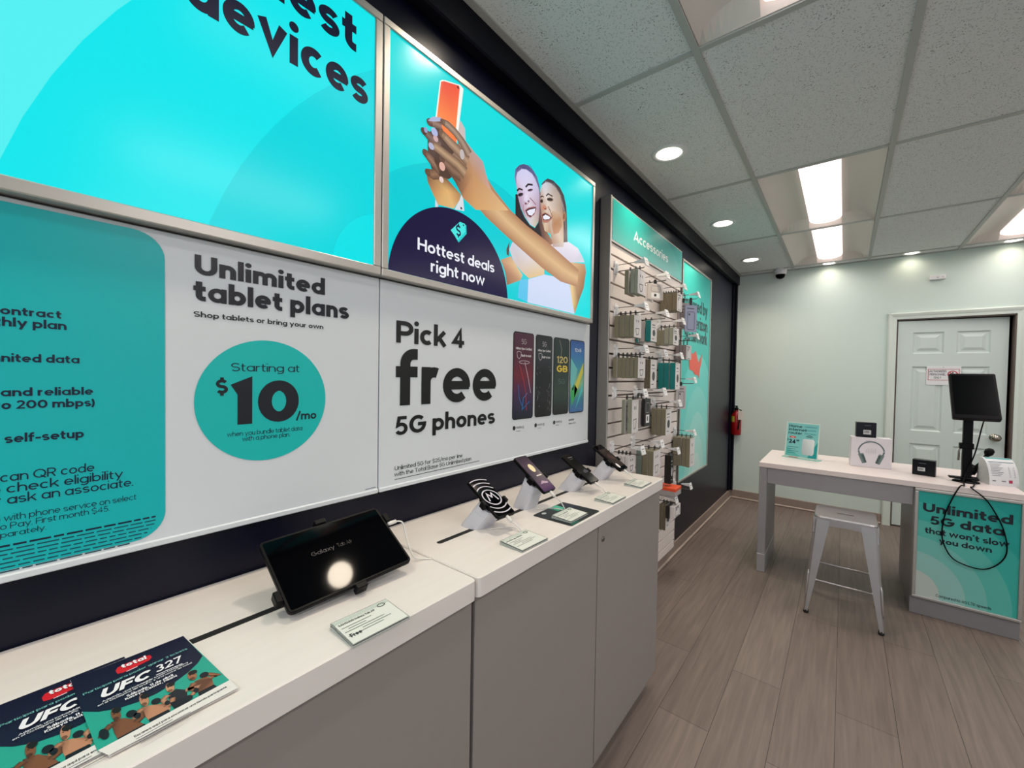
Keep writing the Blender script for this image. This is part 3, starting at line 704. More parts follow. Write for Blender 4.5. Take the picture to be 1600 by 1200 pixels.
# bodies
a.poly(PZ(Z3, (862, 560), (880, 516), (930, 500), (1000, 560), (1080, 640), (1080, 716), (985, 740), (940, 700), (890, 640)), None, 5, [(206, 206, 222)] * 3 + [(226, 226, 236), (232, 220, 190), (226, 196, 140), (226, 190, 130), (214, 190, 170), (206, 196, 200)])
a.poly(PZ(Z3, (808, 624), (870, 602), (905, 660), (945, 720), (930, 752), (848, 782), (836, 700)), None, 5, [(190, 140, 110), (210, 170, 130), (226, 190, 140), (226, 196, 150), (196, 150, 110), (150, 104, 78), (160, 112, 84)])
a.poly(PZ(Z3, (844, 560), (862, 510), (858, 600), (846, 590)), (90, 70, 66), 4)
a.poly(PZ(Z3, (985, 745), (930, 748), (920, 790), (915, 860), (975, 890)), (92, 196, 236), 5)
a.poly(PZ(Z3, (1108, 536), (1135, 524), (1232, 512), (1290, 552), (1316, 600), (1332, 640), (1260, 640), (1240, 790), (1256, 880), (1268, 962), (975, 890), (980, 745), (1080, 716), (1150, 730)), None, 6, [(226, 220, 232)] * 4 + [(206, 206, 220), (214, 214, 226), (216, 210, 224)] + [(206, 218, 244)] * 7)
a.poly(PZ(Z3, (1240, 640), (1334, 650), (1340, 700), (1326, 800), (1296, 880), (1270, 962), (1256, 900), (1242, 800)), None, 7, [(226, 190, 140), (190, 140, 100), (176, 126, 86), (150, 106, 70), (150, 108, 74), (190, 150, 100), (236, 206, 140), (226, 190, 130)])
# forearm reaching to the phone
fa = [Z3(660, 160), Z3(740, 270), Z3(850, 390), Z3(960, 490), Z3(1080, 590), Z3(1190, 680), Z3(1290, 740)]
fw_ = [abs(Z3(700, 0)[1] - Z3(700, v)[1]) for v in (230, 215, 190, 196, 224, 216, 150)]
a.taper(fa, fw_, (222, 186, 140), 8, edge=(176, 126, 92))
# hands and phone
HHp = lambda x, y: onx(640 + x * .18333, 110 + y * .18333, fx)
def fanh(c, ccol, pts, cols, L):
    P_ = PZ(HHp, *pts); c_ = HHp(*c)
    for i in range(len(P_)): a.poly([c_, P_[i - 1], P_[i]], None, L, [ccol, cols[i - 1], cols[i]])
hz = abs(HHp(400, 600)[1] - HHp(400, 700)[1]) / 100
def finger(pts, ws, cc, ee, L): a.taper([HHp(*p) for p in pts], [w_ * hz for w_ in ws], cc, L, edge=ee); c_ = HHp(*pts[-1]); r_ = ws[-1] * hz * .5; a.poly(circ(c_[0], c_[1], r_ * 1.1, r_, 14), ee, L)
a.poly(PZ(HHp, (414, 460), (432, 430), (470, 500), (474, 620), (440, 640), (410, 540)), (206, 190, 186), 7)
a.poly(PZ(HHp, (218, 400), (256, 92), (272, 82), (300, 86), (430, 128), (456, 160), (412, 520), (395, 640), (230, 500)), (248, 248, 238), 8)
a.poly(PZ(HHp, (230, 400), (264, 98), (290, 94), (416, 132), (424, 150), (392, 490), (398, 640), (240, 520)), None, 9, [(255, 146, 84), (248, 104, 80), (236, 80, 66), (244, 84, 60), (250, 96, 60), (255, 140, 80), (255, 120, 60), (255, 110, 56)])
a.poly(circ(*HHp(408, 148), .004, n=10), (110, 30, 30), 10)
fanh((320, 1030), (226, 180, 116), ((134, 850), (220, 880), (310, 920), (432, 1060), (420, 1110), (372, 1180), (240, 1145), (188, 1040), (150, 950)), [(110, 80, 58), (96, 70, 54), (120, 86, 64), (176, 130, 86), (196, 146, 96), (226, 186, 126), (214, 170, 112), (190, 140, 92), (150, 106, 76)], 10)
a.poly(PZ(HHp, (418, 1110), (440, 1060), (452, 1090), (462, 1200), (380, 1186)), (220, 222, 230), 9); a.poly(PZ(HHp, (216, 1100), (240, 1150), (236, 1180), (214, 1180)), (214, 218, 228), 9); a.poly(circ(*HHp(436, 1176), .004, n=10), (40, 40, 50), 10)
DKE = (78, 58, 48)
a.poly(PZ(HHp, (150, 540), (200, 500), (262, 470), (300, 560), (420, 700), (420, 860), (330, 930), (200, 890), (150, 730)), (84, 62, 52), 10)
finger(((240, 880), (190, 890), (150, 870)), (90, 80, 56), (150, 114, 86), (104, 76, 60), 11)
finger(((260, 860), (200, 790), (130, 706)), (92, 84, 60), (152, 118, 96), (96, 70, 58), 12)
finger(((260, 650), (190, 590), (116, 520)), (100, 90, 56), (132, 106, 98), DKE, 11)
finger(((270, 480), (210, 450), (166, 446)), (60, 74, 60), (160, 128, 116), (100, 74, 66), 11)
a.poly(PZ(HHp, (150, 430), (190, 396), (260, 404), (262, 436), (200, 440)), (176, 182, 214), 13)
a.poly(PZ(HHp, (250, 640), (300, 640), (360, 760), (330, 800), (250, 880), (200, 760)), DKE, 12)
fanh((540, 880), (196, 146, 104), ((420, 560), (476, 610), (540, 690), (620, 780), (650, 900), (690, 1020), (840, 1196), (560, 1190), (450, 1090), (432, 1050), (380, 950), (320, 860), (330, 760), (400, 660)), [(150, 132, 122), (176, 160, 160), (186, 160, 156), (186, 160, 160), (200, 156, 140), (206, 166, 150), (226, 186, 136), (214, 164, 108), (186, 134, 90), (150, 104, 76), (106, 76, 60), (96, 72, 60), (130, 102, 84), (150, 124, 108)], 13)
finger(((430, 900), (370, 860), (310, 800), (270, 760)), (110, 90, 76, 60), (146, 112, 90), (96, 70, 58), 14)
finger(((470, 880), (400, 800), (310, 730), (230, 664), (180, 640)), (120, 100, 86, 80, 60), (190, 156, 122), (112, 84, 66), 15)
finger(((490, 780), (420, 700), (340, 620), (270, 545)), (112, 100, 88, 70), (186, 154, 126), (116, 88, 70), 16)
finger(((500, 720), (440, 610), (380, 530), (320, 470), (276, 444)), (100, 84, 76, 70, 52), (176, 150, 130), (110, 86, 72), 17)
for c, rx, ry, cl, rt in (((205, 530), .013, .012, (176, 184, 224), 0), ((215, 585), .010, .009, (206, 170, 170), 0), ((178, 650), .011, .010, (176, 180, 208), 0), ((270, 822), .012, .013, (226, 176, 160), 0), ((264, 934), .009, .009, (232, 206, 200), 0), ((440, 720), .010, .016, (196, 186, 184), 0), ((130, 512), .007, .008, (150, 156, 196), 0)):
    c_ = HHp(*c); a.poly(circ(c_[0], c_[1], rx, ry, 14), cl, 18)
# navy badge
bc = circ3(Z3(116, 575), Z3(430, 296), Z3(846, 858))
a.poly(clip(circ(bc[0], bc[1], bc[2], n=96), *cr2), (26, 18, 60), 20)
for t, p0, p1, sm in (('Hottest deals', Z3(283, 566), Z3(763, 702), Z3(283, 490)), ('right now', Z3(365, 702), Z3(702, 782), None)):
    zb = (p0[1] + p1[1]) / 2
    a.text(t, (p0[0], zb), (p1[0], zb), hx(651.5, 391.5, 372.5, fx), (236, 238, 246), .125, 22)
a.poly(PZ(Z3, (500, 450), (556, 394), (588, 410), (590, 464), (540, 518)), (30, 206, 206), 21); a.poly(PZ(Z3, (490, 440), (548, 388), (580, 402), (582, 450), (534, 502)), (74, 232, 226), 22)
c_ = Z3(540, 446); a.text('$', (c_[0] - .012, c_[1] - .016), (c_[0] + .012, c_[1] - .016), .034, (30, 22, 62), .14, 23); a.poly(circ(*Z3(570, 410), .003, n=8), (30, 22, 62), 23)
a.build('backlit_print', BACKLIT, lb2)

# ------------------------------------------------------------------ unlit boards under the light boxes
BX = .028; BZ0, BZ1 = 1.066, 1.652
def board(y0, y1, label):
    o = empty('wall_sign', (0, (y0 + y1) / 2, BZ0), label, 'sign')
    g = MB(); g.box((0, y0, BZ0), (BX, y1, BZ1), .002); g.box((BX - .004, y0, BZ0), (BX + .004, y1, BZ0 + .012), .002)
    g.build('board', M('board_white', (214, 220, 224), .35, noise=.008, nscale=4), o)
    return o
b1 = board(-.545, .6535, 'white board advertising unlimited tablet plans from $10, teal panel at left')
X1 = BX + .0006; a = Art(WALLF(X1)); DK = (12, 24, 52); BLKI = (18, 22, 32)
def wt(s, u0_, v0_, u1_, v1_, um, vb, vt, col, wgt, layer=3, pre='', X=X1, ref=CP, dz=0):
    p0, p1 = onx(u0_, v0_, X), onx(u1_, v1_, X); zb = (p0[1] + p1[1]) / 2 + dz
    a.text(s, (p0[0], zb), (p1[0], zb), hx(um, vb, vt, X), col, wgt, layer, pre, ref=ref)
tr = onx(257.5, 420, X1)[0]; tz1 = (onx(0, 314, X1)[1] + onx(200, 355, X1)[1]) / 2; tz0 = (onx(0, 896, X1)[1] + onx(200, 846, X1)[1]) / 2
a.poly(rrect(-.49, tz0, tr, tz1, .045, 8), (4, 180, 184), 1)
wt('ontract', 0, 491.5, 96, 497, 90, 497, 485, DK, .14, pre='No c')
wt('hly plan', 3, 510, 104, 515, 90, 515, 502, DK, .14, pre='mont')
wt('nited data', 2, 566, 124, 567, 100, 567, 555, DK, .14, pre='Unlim')
wt('and reliable', 1, 619, 145.5, 617, 110, 617.5, 605.5, DK, .14, pre='Fast ')
wt('o 200 mbps)', 2, 638, 148, 636, 100, 637, 624.5, DK, .14, pre='(up t')
wt('self-setup', 7, 692, 131, 684, 100, 686, 673, DK, .14, pre='Easy ')
wt('can QR code', 0, 752.5, 147.5, 737, 90, 743, 729.5, DK, .085, pre='S')
wt('check eligibility', 10, 770, 192, 746.5, 60, 763, 749, DK, .085, pre='to ')
wt('ask an associate.', 11, 787, 208, 759.5, 60, 780, 766, DK, .085, pre='or ')
wt('with phone service on select', 6, 815, 213, 780, 90, 801, 791.5, DK, .07, pre='$25/mo ')
wt('o Pay. First month $45.', 0, 828, 171, 798.5, 90, 812, 803, DK, .07, pre='Aut')
wt('parately.', 0, 840.5, 72.5, 828, 40, 834, 825.5, DK, .07, pre='Taxes se')
for k in range(9):
    z = onx(248, 805, X1)[1] - .001 - k * .0066; yy = -.45; ye = tr - (.014, .014, .016, .020, .026, .034, .05, .09, .14)[k]
    while yy < ye:
        L = random.uniform(.008, .026); a.stroke([(yy, z), (min(yy + L, ye), z)], .0030 if k == 0 else .0020, DK if k == 0 else (10, 72, 84), 2); yy += L + .003
wt('Unlimited', 304, 430, 507.5, 459.5, 504, 459, 432.8, BLKI, .165, ref=AS)
wt('tablet plans', 302, 470, 545, 498, 360, 477.5, 445.5, BLKI, .165, ref=AS)
wt('Shop tablets or bring your own', 302.5, 495, 505, 514, 308, 495.3, 486.7, BLKI, .125)
yL, yR = onx(302.6, 625, X1)[0], onx(508.6, 625, X1)[0]; zT, zB = onx(410, 532, X1)[1], onx(406, 719.5, X1)[1]
ccx, ccz, cr_ = (yL + yR) / 2, (zT + zB) / 2, (zT - zB) / 4 + (yR - yL) / 4
a.poly(circ(ccx, ccz, cr_, n=72), TEAL, 1)
wt('Starting at', 361, 580.5, 468, 581, 366, 580.6, 567.8, DK, .075)
wt('$', 337, 616, 358, 614.5, 347, 615.5, 593, BLKI, .17)
wt('10', 363, 662, 466.5, 658.5, 395, 661.5, 594, BLKI, .18)
wt('/mo', 462.6, 656, 494, 654, 467, 655.5, 642.8, BLKI, .13)
wt('when you bundle tablet data', 354.4, 682.5, 472, 672.4, 395, 679, 671.4, DK, .075, ref=AS)
wt('with a phone plan.', 378.4, 689.6, 453, 681.8, 395, 687.6, 680, DK, .075, ref=AS)
p_ = onx(581, 766, X1); a.stroke([(p_[0] - .02, BZ0 + .017), (p_[0] + .012, BZ0 + .017)], .002, (120, 130, 140), 2)
a.build('lettering', PRINTG, b1)

b2 = board(.6565, 1.8475, 'pale board advertising pick 4 free 5G phones with four phone pictures')
a = Art(WALLF(X1)); KK = (14, 14, 16)
wt('Pick 4', 619, 535.8, 725, 543.5, 621, 535.8, 501, KK, .145)
wt('free', 618, 633.7, 774.6, 625.5, 641, 633.5, 545.5, KK, .145, ref=AS)
wt('5G phones', 617, 680, 773, 661.5, 624, 679, 650, KK, .145)
wt('Unlimited 5G for $25/mo per line', 616.5, 734.8, 722.5, 714.5, 618, 734.5, 727.8, (40, 44, 44), .085)
wt('with the Total Base 5G Unlimited plan.', 616, 745, 737, 719, 625, 743, 736.3, (40, 44, 44), .085)
a.stroke([onx(616.5, 749.5, X1), onx(749, 720, X1)], .0018, (70, 74, 74), 2)
ZB = lambda x, y: onx(580 + x * .225, 480 + y * .225, X1)
def pic_phone(tl, tr_, br, bl, screen, layer):
    A_, B_, C_, D_ = ZB(*tl), ZB(*tr_), ZB(*br), ZB(*bl)
    y0, y1 = (A_[0] + D_[0]) / 2, (B_[0] + C_[0]) / 2; z1, z0 = (A_[1] + B_[1]) / 2, (C_[1] + D_[1]) / 2
    a.poly(rrect(y0, z0, y1, z1, .014), (14, 14, 18), layer)
    r = inset(rrect(y0, z0, y1, z1, .014)[::1], .0045); n = len(r)
    def tone(p):
        t = (p[1] - z0) / (z1 - z0); k = min(len(screen) - 1.001, max(0, (1 - t) * (len(screen) - 1))); i = int(k); f = k - i
        return tuple(screen[i][m] * (1 - f) + screen[i + 1][m] * f for m in range(3))
    ring = inset(rrect(y0, z0, y1, z1, .014), .0045); st = 10
    for k in range(st):
        za, zc = z0 + (z1 - z0) * k / st, z0 + (z1 - z0) * (k + 1) / st; pl = clip(ring, y0, za, y1, zc)
        if pl: a.poly(pl, None, layer + 1, [tone(p) for p in pl])
    a.poly(circ((y0 + y1) / 2, z1 - .012, .0025, n=8), (4, 4, 6), layer + 2)
    return y0, y1, z0, z1
A4 = [pic_phone((990, 163), (1138, 188), (1115, 765), (975, 790), [(84, 42, 66), (76, 34, 54), (110, 34, 52), (60, 40, 80), (24, 30, 44)], 2),
      pic_phone((1145, 185), (1262, 208), (1245, 752), (1130, 768), [(36, 36, 40), (44, 52, 58), (26, 28, 32), (34, 34, 38), (20, 20, 24)], 6),
      pic_phone((1268, 205), (1378, 225), (1360, 735), (1255, 752), [(34, 48, 50), (30, 50, 48), (44, 60, 54), (50, 70, 62), (24, 26, 28)], 10),
      pic_phone((1382, 220), (1478, 240), (1470, 725), (1368, 738), [(46, 86, 160), (60, 120, 180), (70, 150, 170), (150, 190, 130), (60, 130, 150), (70, 110, 170)], 14)]
for i in (0, 1):
    y0, y1, z0, z1 = A4[i]; c = (y0 + y1) / 2; L = 5 + i * 4; wd = y1 - y0; cl = (206, 200, 206)
    a.text('5G', (c - wd * .12, z1 - .047), (c + wd * .12, z1 - .047), .020, cl, .06, L)
    a.text('Military Spec Certified', (y0 + wd * .12, z1 - .069), (y1 - wd * .12, z1 - .069), .009, (230, 228, 230), .12, L)
    a.text('Built to last', (c - wd * .12, z1 - .096), (y1 - wd * .14, z1 - .096), .009, (230, 228, 230), .13, L)
    a.stroke([(y0 + wd * .17, z1 - .08), (y0 + wd * .27, z1 - .076), (y0 + wd * .37, z1 - .08), (y0 + wd * .35, z1 - .098), (y0 + wd * .27, z1 - .106), (y0 + wd * .19, z1 - .098)], .0018, cl, L, True)
y0, y1, z0, z1 = A4[0]
a.stroke(circ((y0 + y1) / 2 + .004, z1 - .118, .034, .006, 24), .0015, (220, 210, 220), 5, True)
for pts, cl in ((((.3, .62), (.5, .45), (.62, .3), (.66, .1)), (190, 60, 70)), (((.25, .4), (.3, .25), (.5, .12), (.8, .2)), (40, 120, 190)), (((.55, .66), (.75, .45), (.86, .3)), (210, 190, 200)), (((.7, .3), (.5, .24), (.45, .1)), (60, 140, 200))):
    a.stroke([(y0 + (y1 - y0) * p, z0 + (z1 - z0) * q_) for p, q_ in pts], .003, cl, 5)
y0, y1, z0, z1 = A4[1]
for k in range(26): p = (y0 + (y1 - y0) * random.choice((random.uniform(.1, .3), random.uniform(.72, .9))), z0 + (z1 - z0) * random.uniform(.06, .62)); a.stroke([p, (p[0] + random.uniform(-.006, .006), p[1] + random.uniform(.004, .014))], .0014, (150, 150, 156), 9)
y0, y1, z0, z1 = A4[2]; wd = y1 - y0
a.stroke([(y0 + wd * .35, z1 - .01), (y0 + wd * .5, z1 - .05), (y0 + wd * .4, z1 - .12)], .003, (150, 150, 130), 13)
a.text('120', (y0 + wd * .2, z1 - .112), (y1 - wd * .1, z1 - .112), .03, (206, 186, 110), .12, 13); a.text('GB', (y0 + wd * .2, z1 - .152), (y1 - wd * .12, z1 - .152), .03, (226, 196, 70), .15, 13)
a.text('5G', (y0 + wd * .3, z1 - .205), (y1 - wd * .25, z1 - .205), .022, (90, 120, 110), .08, 13)
y0, y1, z0, z1 = A4[3]; wd = y1 - y0
for pts, cl in ((((.0, .75), (.5, .6), (.2, .3), (.0, .4)), (110, 190, 190)), (((.3, .2), (.95, .55), (.95, .7), (.3, .35)), (206, 200, 80)), (((.1, .1), (.6, .3), (.3, .4), (.05, .3)), (60, 170, 90)), (((.4, .05), (.95, .3), (.95, .45)), (70, 190, 190))):
    a.poly([(y0 + .005 + (wd - .01) * p, z0 + (z1 - z0) * q_) for p, q_ in pts], cl, 17)
a.text('12:45', (y0 + wd * .3, z1 - .055), (y1 - wd * .25, z1 - .055), .016, (230, 236, 240), .11, 18)
for i, (ux, uy) in enumerate(((992, 840), (1142, 820), (1270, 800))):
    p = ZB(ux, uy); a.poly(circ(p[0], p[1], .0085, n=20), (30, 30, 34), 2); a.text('moto g', (p[0] + .014, p[1] - .004), (p[0] + .062, p[1] - .004), .011, (60, 60, 62), .08, 2)
    a.stroke([(p[0] + .014, p[1] - .014), (p[0] + .040, p[1] - .014)], .002, (120, 120, 120), 2)
p = ZB(1370, 790); a.text('SAMSUNG', (p[0], p[1]), (p[0] + .05, p[1]), .008, (40, 40, 44), .14, 2); a.text('Galaxy A16 5G', (p[0], p[1] - .016), (p[0] + .066, p[1] - .016), .007, (60, 60, 64), .1, 2)
p = ZB(1490, 915); a.stroke([(p[0] - .02, p[1]), (p[0] - .003, p[1])], .002, (130, 134, 130), 2)
a.build('lettering', PRINTG, b2)

# ------------------------------------------------------------------ accessory wall
SY0, SY1, SXF = 2.0, 3.19, .05
sw = empty('slatwall_panel', (0, 2.6, .12), 'white slatted display panel with grooves, holding pegs of phone accessories', 'display panel')
SLW = M('slat_white', (226, 216, 210), .5, noise=.015, nscale=6)
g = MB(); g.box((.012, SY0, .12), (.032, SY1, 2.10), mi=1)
gz = [2.039 - .0745 * k for k in range(26)]
edges = [2.10] + gz + [.12]
for k in range(len(edges) - 1):
    t = edges[k] - (.005 if k else 0); b_ = edges[k + 1] + (.005 if k < len(edges) - 2 else 0)
    if t - b_ > .005: g.box((.032, SY0, b_), (SXF, SY1, t), .0012)
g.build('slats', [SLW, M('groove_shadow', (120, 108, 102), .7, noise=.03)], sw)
MB().box((.001, SY0 - .014, .115), (.062, SY0, 2.335), .002).build('edge_trim', ALU, sw); MB().box((.001, SY1, .115), (.053, SY1 + .006, 2.10), .002).build('edge_trim', ALU, sw)
hs = empty('header_sign', (0, 2.6, 2.10), 'teal header sign reading Accessories above the slatted panel', 'sign')
g = MB(); g.box((0, SY0 + .002, 2.102), (.058, SY1 + .004, 2.335), .002); g.build('frame', ALU, hs)
hxp = .0592; a = Art(WALLF(hxp)); a.poly([(SY0 + .012, 2.112), (SY1 - .006, 2.112), (SY1 - .006, 2.325), (SY0 + .012, 2.325)], (24, 168, 160), 0)
a.poly(clip(circ(2.85, 1.95, .36, n=48), SY0 + .012, 2.112, SY1 - .006, 2.325), (44, 178, 168), 1)
X_ = hxp; p0, p1 = onx(990, 376, X_), onx(1043.5, 410, X_); zb = (p0[1] + p1[1]) / 2
a.text('Accessories', (p0[0], zb), (p1[0], zb), hx(993, 378, 362.5, X_), (232, 240, 238), .12, 3)
a.build('lettering', PRINTG, hs)

def hook(y, z, L, where):
    o = empty('display_hook', (SXF, y, z), 'white label-tipped peg hook, %s' % where, 'hook', 'peg hooks on the slatted panel')
    g = MB()
    g.prism([(y - .018, z - .034), (y + .018, z - .034), (y + .020, z - .010), (y + .012, z + .004), (y + .020, z + .02), (y + .016, z + .034), (y - .016, z + .034), (y - .020, z + .02), (y - .012, z + .004), (y - .020, z - .010)], 0, .008, WALLF(SXF), bev=.002)
    g.box((SXF + .006, y - .010, z - .028), (SXF + .018, y + .010, z + .02), .003); g.build('bracket', WHITE, o)
    g = MB(); g.tube([(SXF + .01, y, z - .022), (SXF + L - .004, y, z - .022), (SXF + L, y, z - .018)], .0026, 6); g.build('peg', STEEL, o)
    g = MB(); g.tube([(SXF + .01, y, z + .012), (SXF + L + .004, y, z + .012)], .0020, 6); g.build('label_arm', STEEL, o)
    g = MB(); g.add([(SXF + L - .055, y - .008, z + .014), (SXF + L - .055, y + .008, z + .014), (SXF + L + .006, y + .010, z + .024), (SXF + L + .006, y - .010, z + .024),
                     (SXF + L - .055, y - .008, z + .008), (SXF + L - .055, y + .008, z + .008), (SXF + L + .006, y + .010, z + .002), (SXF + L + .006, y - .010, z + .002)],
                    [[0, 1, 2, 3], [7, 6, 5, 4], [0, 3, 7, 4], [1, 5, 6, 2], [0, 4, 5, 1], [3, 2, 6, 7]]); g.build('label_clip', WHITE, o)
    th = rad(16); V = Vector((-math.sin(th), 0, math.cos(th))); N = Vector((math.cos(th), 0, math.sin(th)))
    fr = ((SXF + L + .010, y, z + .004), (0, 1, 0), V, N)
    g = MB(); g.prism(rrect(-.026, -.022, .026, .024, .003, 2), -.002, .002, fr); g.build('label_holder', WHITE, o)
    a_ = Art(fr); a_.poly([(-.021, -.017), (.021, -.017), (.021, .018), (-.021, .018)], (238, 236, 236), 10); a_.stroke([(-.014, .006), (.014, .006)], .004, (90, 90, 92), 11); a_.stroke([(-.014, -.006), (.004, -.006)], .003, (130, 130, 130), 11)
    a_.build('price_label', PRINT, o)
    return o
OL = M('olive_carton', (126, 120, 98), .5, noise=.05, nscale=20); OLD = M('dark_olive_carton', (104, 95, 74), .5, noise=.05, nscale=20); OLG = M('grey_olive_carton', (140, 142, 126), .5, noise=.05, nscale=20)
TLC = M('teal_carton', (0, 116, 116), .45, noise=.04, nscale=20); WCAR = M('white_carton', (222, 216, 214), .45, noise=.02); GCAR = M('grey_carton', (168, 160, 160), .45, noise=.04); BCAR = M('black_carton', (22, 20, 20), .35, noise=.1); MAUV = M('mauve_carton', (150, 134, 134), .45, noise=.05)
TGC = M('sea_grey_carton', (112, 126, 118), .5, noise=.05); BLUC = M('lilac_carton', (132, 134, 150), .4, noise=.08); CLR = M('frosted_clamshell', (214, 204, 198), .25, noise=.05, nscale=30); ORA = M('orange_card', (226, 84, 42), .5, noise=.04)
ORD = ['front', 'second', 'third', 'fourth', 'fifth', 'sixth', 'seventh', 'eighth', 'ninth']
def package(xa, xb, y, w_, z0, z1, zh, mat, cat, label, group, face=None, art=None, yaw=0, tab=True):
    """hang-sell pack: body, front panel, hang tab"""
    cx = (xa + xb) / 2
    o = empty('accessory_package', (cx, y, z0), label, cat, group, rot=(0, 0, yaw))
    R4 = Matrix.Translation((cx, y, 0)) @ Matrix.Rotation(yaw, 4, 'Z') @ Matrix.Translation((-cx, -y, 0))
    MB().box((xa, y - w_ / 2, z0), (xb, y + w_ / 2, z1), min(.002, (xb - xa) * .2), M4=R4).build('body', mat, o)
    N = Vector((math.cos(yaw), math.sin(yaw), 0)); U = Vector((-math.sin(yaw), math.cos(yaw), 0)); O = Vector((cx, y, 0)) + N * ((xb - xa) / 2)
    fr = (O, U, (0, 0, 1), N); hw = w_ / 2
    a_ = Art(fr); fc = face or (228, 222, 220); a_.poly([(-hw + .001, z0 + .001), (hw - .001, z0 + .001), (hw - .001, z1 - .001), (-hw + .001, z1 - .001)], fc, 1)
    dkk = (60, 58, 60) if sum(fc) > 300 else (200, 200, 204); H_ = z1 - z0
    if art == 'cable':
        a_.stroke([(-hw * .3, z0 + H_ * .12), (-hw * .5, z0 + H_ * .4), (hw * .4, z0 + H_ * .42), (hw * .2, z0 + H_ * .15)], .004, dkk, 2, True)
        for s_ in (-.3, .2): a_.poly([(hw * s_ - .004, z0 + H_ * .7), (hw * s_ + .004, z0 + H_ * .7), (hw * s_ + .004, z0 + H_ * .8), (hw * s_ - .004, z0 + H_ * .8)], dkk, 2)
    elif art == 'case':
        a_.stroke(rrect(-hw * .6, z0 + H_ * .08, hw * .6, z0 + H_ * .75, .01, 3), .004, dkk, 2, True); a_.poly(circ(-hw * .3, z0 + H_ * .65, .008, n=10), dkk, 2); a_.stroke([(-hw * .7, z0 + H_ * .87), (hw * .5, z0 + H_ * .87)], .006, dkk, 2)
    elif art == 'label':
        a_.poly([(-hw * .55, z0 + H_ * .12), (hw * .55, z0 + H_ * .12), (hw * .55, z0 + H_ * .42), (-hw * .55, z0 + H_ * .42)], (240, 238, 236), 2); a_.poly([(-hw * .2, z0 + H_ * .2), (hw * .1, z0 + H_ * .2), (hw * .1, z0 + H_ * .36), (-hw * .2, z0 + H_ * .36)], (50, 46, 46), 3)
        a_.stroke(rrect(-hw * .6, z0 + H_ * .5, hw * .6, z0 + H_ * .85, .01, 3), .003, (160, 150, 146), 2, True)
    else:
        a_.poly(circ(0, z0 + H_ * .42, hw * .45, H_ * .16, 16), dkk, 2); a_.stroke([(-hw * .6, z0 + H_ * .8), (hw * .3, z0 + H_ * .8)], .006, dkk, 2); a_.stroke([(-hw * .6, z0 + H_ * .68), (hw * .5, z0 + H_ * .68)], .003, dkk, 2)
        a_.stroke([(-hw * .6, z0 + H_ * .14), (hw * .1, z0 + H_ * .14)], .004, dkk, 2)
    a_.build('front_panel', PRINT, o)
    if tab:
        g = MB(); top = max(zh + .012, z1 + .014); g.prism([(-.012, z1 - .004), (.012, z1 - .004), (.012, top - .006), (.006, top), (-.006, top), (-.012, top - .006)], -.0006, .0006, ((cx, y, 0), U, (0, 0, 1), N)); g.build('hang_tab', M('black_hang_tab', (24, 22, 22), .4, noise=.1), o)
    return o
ROWN = {'A': 'top row', 'B': 'second row', 'C': 'third row', 'D': 'fourth row', 'E': 'fifth row', 'F': 'bottom row'}
COLN = ['leftmost peg', 'second peg from the left', 'third peg from the left', 'rightmost peg']
HK = {'A1': (2.075, 1.978, .16), 'A2': (2.43, 1.98, .152), 'A3': (2.785, 1.978, .145), 'A4': (3.14, 1.985, .136), 'B1': (2.085, 1.753, .162), 'B2': (2.40, 1.756, .163), 'B3': (2.745, 1.75, .154), 'B4': (3.14, 1.688, .137),
      'C1': (2.095, 1.535, .163), 'C2': (2.44, 1.532, .147), 'C3': (2.78, 1.533, .137), 'C4': (3.165, 1.376, .12), 'D1': (2.085, 1.309, .167), 'D2': (2.38, 1.310, .167), 'D3': (2.68, 1.232, .162), 'D4': (3.13, 1.0, .135),
      'E1': (2.07, 1.016, .166), 'E2': (2.355, 1.015, .167), 'E3': (2.76, .918, .136), 'F1': (2.76, .60, .13), 'F2': (3.15, .605, .112)}
F6 = lambda x, y: (930 + x / 6, 380 + y / 6)
F7 = lambda x, y: (930 + x * .15, 540 + y * .15)
F8 = lambda x, y: (930 + x / 6, 660 + y / 6)
for k, (y, z, L) in HK.items():
    hook(y, z, L, {'F1': 'left one of the bottom row beside the counter end', 'F2': 'empty right one of the bottom row, low on the panel', 'E3': 'third one of the fifth row holding a black stick'}.get(k, '%s of the %s' % (COLN[int(k[1]) - 1], ROWN[k[0]])))
def stack(k, F, w_, u0_, u1_, vt, vb, n, mat, what, cat='package', face=None, art=None, first=0, total=None, yaw=0):
    """n packs hanging one behind another; side strip spans u0_..u1_ and vt..vb in the photo"""
    y, z, L = HK[k]; yp = y - w_ / 2; um = (u0_ + u1_) / 2
    xa = ony(*F(u0_, (vt + vb) / 2), yp)[0]; xb = ony(*F(u1_, (vt + vb) / 2), yp)[0]
    z1 = min(ony(*F(um, vt), yp)[1], z - .030); z0 = ony(*F(um, vb), yp)[1]
    xa = max(xa, SXF + .012); th = (xb - xa) / n; tot = total or n
    for i in range(n):
        idx = tot - 1 - first - i          # 0 = front
        lab = '%s, %s%s, %s' % (what, ('' if tot == 1 else 'frontmost on ' if idx == 0 else '%s from front on ' % ORD[idx]), COLN[int(k[1]) - 1].replace(' the', ''), ROWN[k[0]])
        package(xa + th * i, xa + th * i + th * .92, y + random.uniform(-.003, .003), w_, z0 + random.uniform(-.003, .003), z1, z - .022, mat, cat, lab, 'packs on the %s of the %s' % (COLN[int(k[1]) - 1], ROWN[k[0]]), face, art, yaw + random.uniform(-.02, .02))
stack('A1', F6, .10, 275, 315, 255, 480, 1, OL, 'slim olive pack', total=3)
stack('A1', F6, .10, 330, 400, 242, 473, 2, OLG, 'slim grey-olive pack', first=1, total=3, art='cable')
stack('A2', F6, .11, 470, 484, 385, 530, 1, WCAR, 'white backing card pack', total=2, art='case')
